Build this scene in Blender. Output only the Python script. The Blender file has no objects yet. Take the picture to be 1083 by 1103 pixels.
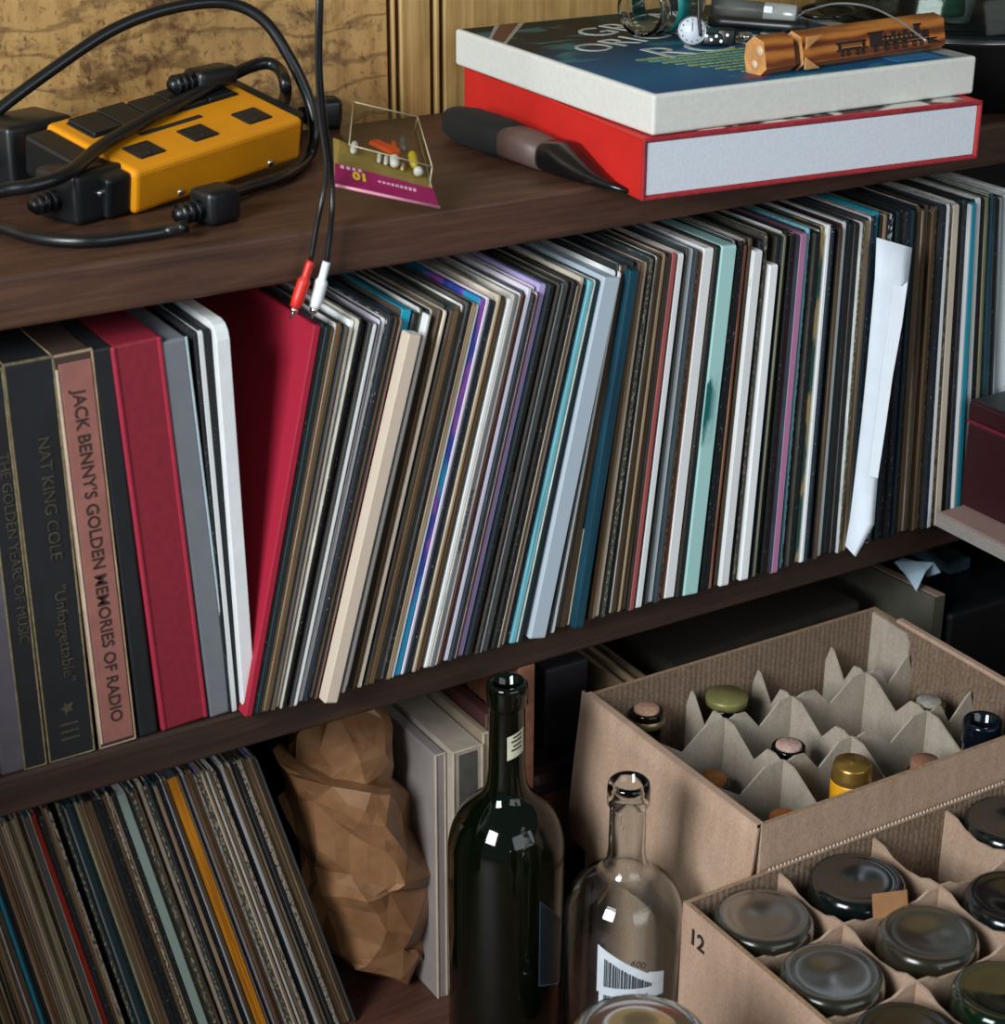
import bpy, bmesh, math, random
import numpy as np
from mathutils import Vector, Matrix, noise as mnoise

rnd = random.Random(11)
PI = math.pi
scene = bpy.context.scene
COL = scene.collection

# ------------------------------------------------------------------ camera model
H = 1.131                       # camera height above the floor
F, CX, CY = 2098.42, 541.5, 551.5
RM = np.array([[0.85507569, -0.51848473, 0.00437622],
               [-0.20776023, -0.35034295, -0.91328829],
               [0.47505921, 0.78002141, -0.40729025]])
_u, _s, _v = np.linalg.svd(RM)
RM = _u @ _v

def ray(px, py):
    return RM.T @ np.array([(px - CX) / F, (py - CY) / F, 1.0])
def PY(px, py, y):              # the point of a sight line on the vertical plane y = const
    d = ray(px, py); w = d * (y / d[1]); return Vector((w[0], w[1], w[2] + H))
def PZ(px, py, z):              # the point of a sight line on the level plane z = const
    d = ray(px, py); w = d * ((z - H) / d[2]); return Vector((w[0], w[1], w[2] + H))
def PX(px, py, x):
    d = ray(px, py); w = d * (x / d[0]); return Vector((w[0], w[1], w[2] + H))
def PN(px, py, o, n):           # ... on a plane through o with normal n
    d = Vector(ray(px, py)); c = Vector((0, 0, H)); t = (o - c).dot(n) / d.dot(n); return c + d * t

# ------------------------------------------------------------------ materials
def lin(h):
    h = h.lstrip('#'); o = []
    for i in (0, 2, 4):
        c = int(h[i:i+2], 16) / 255
        o.append(c / 12.92 if c <= .04045 else ((c + .055) / 1.055) ** 2.4)
    return tuple(o) + (1.0,)

class NT:
    def __init__(s, name):
        s.m = bpy.data.materials.new(name); s.m.use_nodes = True
        s.t = s.m.node_tree; s.b = s.t.nodes['Principled BSDF']
    def n(s, typ, **kw):
        x = s.t.nodes.new(typ)
        for k, v in kw.items():
            if k.startswith('i_'): x.inputs[k[2:].replace('_', ' ')].default_value = v
            else: setattr(x, k, v)
        return x
    def l(s, a, b): s.t.links.new(a, b)
    def coords(s, scale=(1, 1, 1), kind='Object', rot=(0, 0, 0)):
        c = s.n('ShaderNodeTexCoord'); m = s.n('ShaderNodeMapping')
        m.inputs['Scale'].default_value = scale; m.inputs['Rotation'].default_value = rot
        s.l(c.outputs[kind], m.inputs['Vector']); return m.outputs['Vector']
    def ramp(s, fac, stops):
        r = s.n('ShaderNodeValToRGB'); e = r.color_ramp.elements
        while len(e) < len(stops): e.new(.5)
        for el, (p, c) in zip(e, stops):
            el.position = p; el.color = c if len(c) == 4 else tuple(c) + (1,)
        s.l(fac, r.inputs['Fac']); return r.outputs['Color']
    def noise(s, vec, scale=5, detail=4, rough=.55, dist=0):
        x = s.n('ShaderNodeTexNoise'); x.inputs['Scale'].default_value = scale
        x.inputs['Detail'].default_value = detail; x.inputs['Roughness'].default_value = rough
        x.inputs['Distortion'].default_value = dist
        s.l(vec, x.inputs['Vector']); return x.outputs['Fac']
    def mix(s, fac, a, b, mode='MIX'):
        x = s.n('ShaderNodeMix', data_type='RGBA', blend_type=mode)
        for sock, v in ((x.inputs[0], fac), (x.inputs[6], a), (x.inputs[7], b)):
            if isinstance(v, (int, float)): sock.default_value = v
            elif isinstance(v, tuple): sock.default_value = v
            else: s.l(v, sock)
        return x.outputs[2]
    def bump(s, h, strength=.3, dist=.001):
        x = s.n('ShaderNodeBump'); x.inputs['Strength'].default_value = strength
        x.inputs['Distance'].default_value = dist
        s.l(h, x.inputs['Height']); s.l(x.outputs['Normal'], s.b.inputs['Normal'])
    def out(s, col=None, rough=.6, metal=0, spec=.5, trans=0, ior=1.5, coat=0):
        if col is not None:
            if isinstance(col, tuple): s.b.inputs['Base Color'].default_value = col
            else: s.l(col, s.b.inputs['Base Color'])
        s.b.inputs['Roughness'].default_value = rough; s.b.inputs['Metallic'].default_value = metal
        s.b.inputs['Specular IOR Level'].default_value = spec
        s.b.inputs['Transmission Weight'].default_value = trans; s.b.inputs['IOR'].default_value = ior
        s.b.inputs['Coat Weight'].default_value = coat
        return s.m

MC = {}
def plain(name, col, rough=.6, metal=0, spec=.5, var=.12, scale=60, bump=.08, coat=0):
    if name in MC: return MC[name]
    t = NT(name); v = t.coords(); nz = t.noise(v, scale, 4)
    c = lin(col)
    lo = tuple(x * (1 - var) for x in c[:3]) + (1,); hi = tuple(min(1, x * (1 + var)) for x in c[:3]) + (1,)
    t.out(t.ramp(nz, [(.3, lo), (.7, hi)]), rough, metal, spec, coat=coat)
    if bump: t.bump(nz, bump, .001)
    MC[name] = t.m; return t.m

def glass(name, col, rough=.02, ior=1.46):
    t = NT(name); t.out(lin(col), rough, 0, .5, 1.0, ior); return t.m

def wood(name, dark, mid, light, grain=(2, 30, 30), rough=.5, knots=.6):
    t = NT(name); v = t.coords(grain)
    a = t.noise(v, 3, 6, .6, .6); b = t.noise(t.coords((grain[0]*.4, grain[1]*4, grain[2]*4)), 4, 5, .7)
    m = t.n('ShaderNodeMath', operation='MULTIPLY_ADD'); t.l(b, m.inputs[0]); m.inputs[1].default_value = .45
    s2 = t.n('ShaderNodeMath', operation='MULTIPLY'); t.l(a, s2.inputs[0]); s2.inputs[1].default_value = .6
    t.l(s2.outputs[0], m.inputs[2])
    c = t.ramp(m.outputs[0], [(.35, lin(dark)), (.52, lin(mid)), (.72, lin(light))])
    wear = t.noise(t.coords(), 14, 5, .7)
    c = t.mix(t.ramp(wear, [(.62, (0, 0, 0)), (.78, (.5, .5, .5))]), c, lin(light))
    t.out(c, rough); t.bump(m.outputs[0], .15, .001); return t.m

def cardboard(name, a, b, flute=True, axis=0, rough=.85, fs=220):
    t = NT(name); nz = t.noise(t.coords((30, 30, 6)), 3, 5, .6); fine = t.noise(t.coords((400, 400, 120)), 3, 3)
    c = t.ramp(nz, [(.3, lin(a)), (.7, lin(b))])
    c = t.mix(.18, c, t.ramp(fine, [(.35, lin(a)), (.65, lin('#f0e0cc'))]))
    if flute:
        w = t.n('ShaderNodeTexWave', wave_type='BANDS', bands_direction='DIAGONAL'); w.inputs['Scale'].default_value = fs / 20
        w.inputs['Distortion'].default_value = 1.2; w.inputs['Detail'].default_value = 2; w.inputs['Detail Scale'].default_value = .4
        t.l(t.coords((10, 10, .0)), w.inputs['Vector'])
        c = t.mix(t.ramp(w.outputs['Fac'], [(.0, (.0, .0, .0)), (1, (.28, .28, .28))]), c, lin(a))
        t.bump(w.outputs['Fac'], .25, .0012)
    t.out(c, rough, spec=.25); return t.m

# ------------------------------------------------------------------ mesh building
class MB:
    def __init__(s): s.v = []; s.f = []; s.mi = []; s.sm = []
    def add(s, verts, faces, mi=0, smooth=False):
        o = len(s.v); s.v += [Vector(p) for p in verts]
        for f in faces:
            s.f.append([o + i for i in f]); s.mi.append(mi); s.sm.append(smooth)
        return s
    def box(s, lo, hi, mi=0, M=None):
        x0, y0, z0 = lo; x1, y1, z1 = hi
        p = [(x0,y0,z0),(x1,y0,z0),(x1,y1,z0),(x0,y1,z0),(x0,y0,z1),(x1,y0,z1),(x1,y1,z1),(x0,y1,z1)]
        if M is not None: p = [M @ Vector(q) for q in p]
        return s.add(p, [(0,3,2,1),(4,5,6,7),(0,1,5,4),(1,2,6,5),(2,3,7,6),(3,0,4,7)], mi)
    def rbox(s, lo, hi, r=.002, seg=2, mi=0, M=None, smooth=False):
        bm = bmesh.new(); bmesh.ops.create_cube(bm, size=1)
        lo = Vector(lo); hi = Vector(hi); c = (lo + hi) / 2; d = hi - lo
        for v in bm.verts: v.co = Vector((v.co.x * d.x, v.co.y * d.y, v.co.z * d.z)) + c
        r = min(r, .45 * min(d))
        bmesh.ops.bevel(bm, geom=list(bm.edges), offset=r, segments=seg, profile=.5, affect='EDGES')
        return s.bm(bm, mi, M, smooth)
    def bm(s, bm, mi=0, M=None, smooth=False):
        bm.verts.ensure_lookup_table(); bm.verts.index_update()
        vs = [(M @ v.co if M is not None else v.co.copy()) for v in bm.verts]
        s.add(vs, [[v.index for v in f.verts] for f in bm.faces], mi, smooth); bm.free(); return s
    def prism(s, poly, a, b, mi=0, M=None):       # poly in local xy, extruded along z from a to b
        n = len(poly); p = [Vector((x, y, a)) for x, y in poly] + [Vector((x, y, b)) for x, y in poly]
        if M is not None: p = [M @ q for q in p]
        fs = [list(range(n))[::-1], list(range(n, 2 * n))] + [(i, (i+1) % n, n + (i+1) % n, n + i) for i in range(n)]
        return s.add(p, fs, mi)
    def lathe(s, prof, c=(0, 0, 0), seg=40, mi=0, M=None, smooth=True, close=True):
        vs = []; fs = []; n = len(prof); c = Vector(c)
        for k in range(seg):
            a = 2 * PI * k / seg
            for r, z in prof:
                q = Vector((r * math.cos(a), r * math.sin(a), z)); q = (M @ q) if M is not None else q
                vs.append(q + c)
        for k in range(seg):
            k2 = (k + 1) % seg
            for i in range(n - 1): fs.append((k*n+i, k2*n+i, k2*n+i+1, k*n+i+1))
        if close:
            if prof[0][0] > 1e-6: fs.append([k*n for k in range(seg)][::-1])
            if prof[-1][0] > 1e-6: fs.append([k*n+n-1 for k in range(seg)])
        return s.add(vs, fs, mi, smooth)
    def tube(s, pts, r, seg=12, mi=0, sub=6, caps=True):
        pts = [Vector(p) for p in pts]
        if sub > 1 and len(pts) > 2:
            q = [pts[0]*2-pts[1]] + pts + [pts[-1]*2-pts[-2]]; out = []
            for i in range(1, len(q)-2):
                p0, p1, p2, p3 = q[i-1:i+3]
                for k in range(sub):
                    t = k/sub
                    out.append(.5*((2*p1)+(p2-p0)*t+(2*p0-5*p1+4*p2-p3)*t*t+(3*p1-p0-3*p2+p3)*t**3))
            out.append(pts[-1]); pts = out
        n = len(pts); vs = []; up = None
        for i, p in enumerate(pts):
            d = (pts[min(i+1, n-1)] - pts[max(i-1, 0)]).normalized()
            if up is None: up = d.orthogonal().normalized()
            up = (up - d*up.dot(d)).normalized(); w = d.cross(up)
            rr = r(i/(n-1)) if callable(r) else r
            for k in range(seg):
                a = 2*PI*k/seg; vs.append(p + (up*math.cos(a) + w*math.sin(a))*rr)
        fs = [(i*seg+k, i*seg+(k+1) % seg, (i+1)*seg+(k+1) % seg, (i+1)*seg+k) for i in range(n-1) for k in range(seg)]
        if caps: fs += [list(range(seg))[::-1], [(n-1)*seg+k for k in range(seg)]]
        return s.add(vs, fs, mi, True)
    def sheet(s, rows, th, nrm, mi=0, smooth=True):   # a grid of points made solid by thickness th along nrm
        R = len(rows); C = len(rows[0]); nrm = Vector(nrm).normalized() * th
        vs = [Vector(p) for r in rows for p in r]; vs += [p + nrm for p in vs]
        o = R*C; fs = []
        for i in range(R-1):
            for j in range(C-1):
                a = i*C+j; fs += [(a, a+1, a+C+1, a+C), (o+a+C, o+a+C+1, o+a+1, o+a)]
        for j in range(C-1): fs += [(j+1, j, o+j, o+j+1), ((R-1)*C+j, (R-1)*C+j+1, o+(R-1)*C+j+1, o+(R-1)*C+j)]
        for i in range(R-1): fs += [(i*C, (i+1)*C, o+(i+1)*C, o+i*C), ((i+1)*C+C-1, i*C+C-1, o+i*C+C-1, o+(i+1)*C+C-1)]
        return s.add(vs, fs, mi, smooth)

WORLD = {}
def build(mb, name, mats, parent=None, origin=None, rot=None):
    o0 = WORLD[parent.name] if parent is not None else Vector(origin if origin is not None else (0, 0, 0))
    me = bpy.data.meshes.new(name)
    me.from_pydata([tuple(v - o0) for v in mb.v], [], mb.f)
    for m in (mats if isinstance(mats, (list, tuple)) else [mats]): me.materials.append(m)
    me.polygons.foreach_set('material_index', mb.mi); me.polygons.foreach_set('use_smooth', mb.sm)
    me.update()
    ob = bpy.data.objects.new(name, me); COL.objects.link(ob)
    if parent is not None: ob.parent = parent
    else:
        ob.location = o0
        if rot: ob.rotation_euler = rot
    WORLD[ob.name] = o0
    return ob
def thing(name, label, cat, loc, group=None):
    o = bpy.data.objects.new(name, None); COL.objects.link(o); o.location = loc; o.empty_display_size = .05
    WORLD[o.name] = Vector(loc); return tag(o, label, cat, group)
def tag(o, label, cat, group=None):
    o['label'] = label; o['category'] = cat
    if group: o['group'] = group
    return o
def struct(o): o['kind'] = 'structure'; return o
def frame(o, x, y, z=None):
    x = Vector(x).normalized(); y = Vector(y); y = (y - x*y.dot(x)).normalized(); z = x.cross(y)
    return Matrix(((x.x, y.x, z.x, o[0]), (x.y, y.y, z.y, o[1]), (x.z, y.z, z.z, o[2]), (0, 0, 0, 1)))
def lettering(txt, size, M, mat, name, parent, depth=.0003, align='LEFT', sx=1, spacing=1, bold=0):
    cu = bpy.data.curves.new('t', 'FONT'); cu.body = txt; cu.size = size; cu.extrude = depth; cu.align_x = align
    cu.space_character = spacing; cu.offset = bold; cu.resolution_u = 3
    to = bpy.data.objects.new('t', cu); COL.objects.link(to)
    dg = bpy.context.evaluated_depsgraph_get(); me = bpy.data.meshes.new_from_object(to.evaluated_get(dg))
    bpy.data.objects.remove(to); bpy.data.curves.remove(cu)
    mb = MB(); mb.add([M @ Vector((v.co.x*sx, v.co.y, v.co.z)) for v in me.vertices], [list(p.vertices) for p in me.polygons])
    bpy.data.meshes.remove(me)
    return build(mb, name, mat, parent)

# ------------------------------------------------------------------ shared materials
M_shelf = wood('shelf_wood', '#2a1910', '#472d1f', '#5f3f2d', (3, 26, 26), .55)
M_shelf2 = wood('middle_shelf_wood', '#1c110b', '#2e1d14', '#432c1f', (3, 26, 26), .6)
M_floor = wood('floor_wood', '#3a2119', '#54332a', '#6a4638', (2.5, 14, 14), .5)
M_black = plain('black_plastic', '#101416', .38, spec=.5, var=.2)
M_rubber = plain('black_rubber', '#0d1113', .32, var=.2)
M_screw = plain('chrome', '#c8c8c4', .2, 1)
M_white = plain('white_card', '#dcdedd', .75)
M_chip = plain('tan_card_edge', '#a88b62', .85, var=.35, scale=200)

# ================================================================== SETTING
YB = 1.515
mb = MB(); mb.box((-2.2, -1.6, -.05), (4.0, YB + .03, 0)); struct(build(mb, 'floor', M_floor))

t = NT('figured_veneer')
v = t.coords((1, 1, 1)); big = t.noise(t.coords((7, 1, 9)), 1.6, 3, .6); blot = t.noise(t.coords((26, 1, 26)), 2.2, 6, .72, .8)
spots = t.noise(t.coords((90, 1, 70)), 2.0, 5, .7, .5)
base = t.ramp(t.noise(t.coords((14, 1, 3)), 5, 5, .6), [(.25, lin('#8a6536')), (.5, lin('#b08a52')), (.8, lin('#c09a62'))])
bm_ = t.n('ShaderNodeMath', operation='MULTIPLY'); t.l(big, bm_.inputs[0]); t.l(blot, bm_.inputs[1])
base = t.mix(t.ramp(bm_.outputs[0], [(.25, (0, 0, 0)), (.36, (.85, .85, .85))]), base, lin('#3f2712'))
base = t.mix(t.ramp(spots, [(.55, (0, 0, 0)), (.68, (.8, .8, .8))]), base, lin('#392411'))
wv = t.n('ShaderNodeTexWave', wave_type='BANDS', bands_direction='Z'); wv.inputs['Scale'].default_value = 7
wv.inputs['Distortion'].default_value = 9; wv.inputs['Detail'].default_value = 5; wv.inputs['Detail Scale'].default_value = 2.5
t.l(t.coords((.6, 1, 1.6)), wv.inputs['Vector'])
base = t.mix(t.ramp(wv.outputs['Fac'], [(.0, (.55, .55, .55)), (.16, (0, 0, 0))]), base, lin('#4d3319'))
M_fig = t.out(base, .5); t.bump(blot, .15, .001)
t = NT('plain_veneer')
st = t.noise(t.coords((60, 1, 2.2)), 2, 6, .65, .3); bl = t.noise(t.coords((10, 1, 6)), 3, 3)
c = t.ramp(st, [(.3, lin('#8a6a3a')), (.55, lin('#b08f58')), (.75, lin('#c6a56d'))])
c = t.mix(t.ramp(bl, [(.5, (0, 0, 0)), (.75, (.6, .6, .6))]), c, lin('#7c5a2e'))
M_veneer = t.out(c, .5)
M_dark = plain('dark_backing', '#17110c', .8)
mb = MB(); mb.rbox((-.12, 1.05, 0), (.10, YB + .02, .60), .004, 1); struct(build(mb, 'shade_blocker_left', plain('blocker_brown', '#4a3b30', .8)))  # low block added out of view to shade the lower left shelves
# panelled wall: boards with open grooves over a dark backing
mb = MB(); mb.box((-1.2, YB + .012, 0), (3.2, YB + .05, 2.3)); struct(build(mb, 'wall_back', M_dark))
seams = [-1.2, .30] + [PY(q, 70, YB).x for q in (421, 430, 467, 477)] + [1.38, 1.9, 3.2]
for i in range(len(seams) - 1):
    a, b = seams[i], seams[i+1]
    g = .0022
    mb = MB(); mb.rbox((a + g, YB, .80 - .06), (b - g, YB + .012, 2.3), .0015, 1)
    o = struct(build(mb, 'trim_%d' % (i + 1), M_fig if i < 2 else M_veneer, origin=((a+b)/2, YB, 1.2)))

# ================================================================== BOOKCASE
D = 1.228; T1, B1, T2, B2 = .748, .710, .374, .341
bc = thing('bookcase', 'dark brown wooden bookcase with thick shelves full of record sleeves', 'bookcase', (.9, D, 0))
mb = MB(); mb.rbox((-.4, D, B1), (2.3, YB - .002, T1), .004, 3); build(mb, 'shelf', M_shelf, bc)
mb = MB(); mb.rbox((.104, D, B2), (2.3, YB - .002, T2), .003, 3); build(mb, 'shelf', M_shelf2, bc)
mb = MB(); mb.rbox((.766, D + .001, 0), (.782, YB - .004, B2), .0015, 2); build(mb, 'divider', wood('divider_wood', '#4a2c1e', '#754a34', '#8d6248', (26, 26, 3), .6), bc)
for x, z0_ in ((.104, .0), (2.3, 0)):
    mb = MB(); mb.rbox((x, D + .003, z0_), (x + .02, YB - .004, (B2 if x < 1 else B1) - .0005), .002); build(mb, 'side_panel', M_shelf, bc)
mb = MB(); mb.box((.105, YB - .002, 0), (2.3, YB + .008, B1)); build(mb, 'back_panel', M_dark, bc)

# ================================================================== RECORD SLEEVES
PALK = {  # code: (spine colour, wear colour, wear style, word)
 'K': ('#14181a', '#8f9696', 'speck', 'black'), 'N': ('#0f2c33', '#5d7478', 'few', 'dark teal'), 'n': ('#151f2c', '#aeb8bd', 'speck', 'navy'),  # K: black sleeves; some thin ones stand in for shadowed gaps between sleeves
 'S': ('#2a3540', '#e2e6e6', 'heavy', 'speckled navy'), 'B': ('#6b5338', '#4d3a26', 'streak', 'brown'), 'b': ('#3d3024', '#6b573f', 'streak', 'dark brown'),
 'T': ('#a48d6f', '#6e5a41', 'streak', 'tan'), 'W': ('#dfe2e2', '#9b9a94', 'edge', 'white'), 'C': ('#d9c8b4', '#a08a70', 'edge', 'cream'),
 'G': ('#85888a', '#55585a', 'streak', 'grey'), 'g': ('#3f4242', '#7d7f7c', 'few', 'dark grey'), 'V': ('#d3cbdb', '#9c95a5', 'edge', 'lavender white'),
 'R': ('#6d3520', '#a0714f', 'streak', 'rust'), 'P': ('#b57c9f', '#d8bccb', 'few', 'pink'), 'p': ('#9c504b', '#8a4440', 'streak', 'salmon'),
 'U': ('#d9cdd6', '#b7a2b0', 'edge', 'pale pinkish white'), 'Q': ('#a6d2cd', '#7fb0aa', 'none', 'mint green'), 'X': ('#b4c3cf', '#9db0bf', 'none', 'pale blue-grey'),
 'Y': ('#7cc2cf', '#3d8797', 'streak', 'light cyan'), 'E': ('#1a7f96', '#11566a', 'few', 'teal'), 'J': ('#2a3f94', '#8a4aa0', 'blobs', 'blue and purple patterned'),
 'M': ('#2b5866', '#16303a', 'streak', 'slate teal'), 'L': ('#b9a06a', '#2f5c4e', 'blobs', 'gold and green'), 'D': ('#5a1d22', '#2a1414', 'streak', 'dark red'),
 'O': ('#8c8a6a', '#5a573f', 'streak', 'olive'), 'A': ('#b9770f', '#8a4d0c', 'streak', 'golden yellow'), 'H': ('#84958c', '#5f7169', 'few', 'sage green'),
 'r': ('#a62a1c', '#5e1710', 'streak', 'brick red'), 'F': ('#3d4038', '#8f866f', 'heavy', 'speckled dark grey'), 'Z': ('#c8bfb0', '#3a342d', 'heavy', 'speckled white'),
   'l': ('#b3a6d6', '#8f84b4', 'few', 'lavender'), 'e': ('#1f9db8', '#137287', 'few', 'bright cyan'), 'I': ('#a01c34', '#d86a86', 'none', 'crimson'), 'w': ('#c9d3d6', '#a9b7bc', 'edge', 'bluish white'), 'y': ('#14495c', '#0c2a38', 'streak', 'deep blue'),
}
def spine_mat(code, variant):
    key = 'spine_%s_%d' % (code, variant)
    if key in MC: return MC[key]
    base, wear, style, _ = PALK[code]
    t = NT(key); oi = t.n('ShaderNodeObjectInfo')
    off = t.n('ShaderNodeVectorMath', operation='ADD'); tc = t.n('ShaderNodeTexCoord'); cmb = t.n('ShaderNodeCombineXYZ')
    sc = t.n('ShaderNodeMath', operation='MULTIPLY'); t.l(oi.outputs['Random'], sc.inputs[0]); sc.inputs[1].default_value = 37
    for k in range(3): t.l(sc.outputs[0], cmb.inputs[k])
    t.l(tc.outputs['Object'], off.inputs[0]); t.l(cmb.outputs[0], off.inputs[1])
    def mp(s):
        m = t.n('ShaderNodeMapping'); m.inputs['Scale'].default_value = s; t.l(off.outputs[0], m.inputs['Vector']); return m.outputs[0]
    c = lin(base); w = lin(wear)
    if variant and max(c[:3]) > .12:  # lower row: light colours browned, part age, part dimmer light mixed into the colour
        dim_tan = lin('#6a553f'); c = tuple(p*.5 + q*.5 for p, q in zip(c, dim_tan)); w = tuple(p*.6 + q*.4 for p, q in zip(w, lin('#4a3a2b')))
    hsv = t.n('ShaderNodeHueSaturation'); hsv.inputs['Color'].default_value = c
    mr = t.n('ShaderNodeMapRange'); t.l(oi.outputs['Random'], mr.inputs[0]); mr.inputs[3].default_value = .78; mr.inputs[4].default_value = 1.18
    t.l(mr.outputs[0], hsv.inputs['Value']); col = hsv.outputs[0]
    long_ = t.noise(mp((500, 60, 7)), 1.2, 4, .6)
    if style == 'streak': col = t.mix(t.ramp(long_, [(.42, (0, 0, 0)), (.62, (.8, .8, .8))]), col, w)
    elif style == 'speck': col = t.mix(t.ramp(t.noise(mp((500, 200, 260)), 1.6, 3, .6), [(.64, (0, 0, 0)), (.72, (.85, .85, .85))]), col, w)
    elif style == 'few': col = t.mix(t.ramp(t.noise(mp((300, 100, 120)), 1.2, 3, .6), [(.68, (0, 0, 0)), (.74, (.7, .7, .7))]), col, w)
    elif style == 'heavy': col = t.mix(t.ramp(t.noise(mp((420, 120, 190)), 1.3, 4, .65), [(.50, (0, 0, 0)), (.58, (.95, .95, .95))]), col, w)
    elif style == 'edge':
        col = t.mix(t.ramp(t.noise(mp((900, 100, 110)), 1.1, 3, .6), [(.64, (0, 0, 0)), (.74, (.5, .5, .5))]), col, w)
    elif style == 'blobs':
        z = t.noise(mp((90, 30, 22)), 1.0, 2, .5)
        col = t.mix(t.ramp(z, [(.42, (0, 0, 0)), (.5, (1, 1, 1))]), col, w)
        if code == 'J': col = t.mix(t.ramp(t.noise(mp((60, 30, 11)), 1.0, 1), [(.47, (0, 0, 0)), (.56, (1, 1, 1))]), col, lin('#1f86ad'))
    t.out(col, .62, spec=.35); t.bump(long_, .06, .0004)
    MC[key] = t.m; return t.m
SIDE = [plain('sleeve_side_%d' % i, c, .6, var=.35, scale=25) for i, c in enumerate(
    ['#2a2a28', '#4a4238', '#bfb8aa', '#1c2b33', '#2f2820', '#c9ccca', '#2b3a44', '#101416', '#56524c'])]

def sleeve(code, th, h, dep, side=None, r=.0024):
    """a record sleeve: x thickness, y depth (spine at y=0), z height, corners of the card rounded by wear"""
    mb = MB(); th = max(th, .0012)
    poly = []
    for cx_, cz, a0 in ((r, r, 180), (dep - r*.5, r*.5, 270), (dep - r*.5, h - r*.5, 0), (r, h - r, 90)):
        rr = r if cx_ == r else r*.5
        for k in range(4):
            a = math.radians(a0 + 30*k); poly.append((cx_ + rr*math.cos(a), cz + rr*math.sin(a)))
    n = len(poly); e = min(.0005, th*.25); layers = [(0, e), (e, 0), (th - e, 0), (th, e)]
    vs = []; cy_, cz_ = dep/2, h/2
    for x, ins in layers:
        for y, z in poly:
            vs.append((x, y + (ins if y < cy_ else -ins), z + (ins if z < cz_ else -ins)))
    fs = []; 
    mb.add(vs, [])
    def f(ix, mi): mb.f.append(ix); mb.mi.append(mi); mb.sm.append(False)
    f(list(range(n))[::-1], 1); f([3*n + i for i in range(n)], 1)
    for L in range(3):
        for i in range(n):
            j = (i + 1) % n
            spine = poly[i][0] < r*1.2 and poly[j][0] < r*1.2
            f((L*n+i, L*n+j, (L+1)*n+j, (L+1)*n+i)[::-1], 0 if (spine or L != 1) else 2)
    return mb
TOPM = [plain('sleeve_top_%d' % i, c, .7, var=.3, scale=90) for i, c in enumerate(['#d8d8d2', '#2b2f30', '#b39d7c', '#3a3a36', '#e2e2de', '#4f5f68', '#1f6a94', '#9085ba', '#1f7f8f', '#d8d8d2', '#2b2f30', '#3a3a36', '#c9c4b4'])]

def ordinal(n):
    return ['next', 'second', 'third', 'fourth', 'fifth', 'sixth', 'seventh', 'eighth', 'ninth', 'tenth', 'eleventh', 'twelfth', 'thirteenth',
            'fourteenth', 'fifteenth', 'sixteenth', 'seventeenth', 'eighteenth', 'nineteenth', 'twentieth'][n-1] if n <= 20 else 'twenty-%s' % (
            ['first', 'second', 'third', 'fourth', 'fifth', 'sixth', 'seventh', 'eighth', 'ninth'][n-21])

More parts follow.
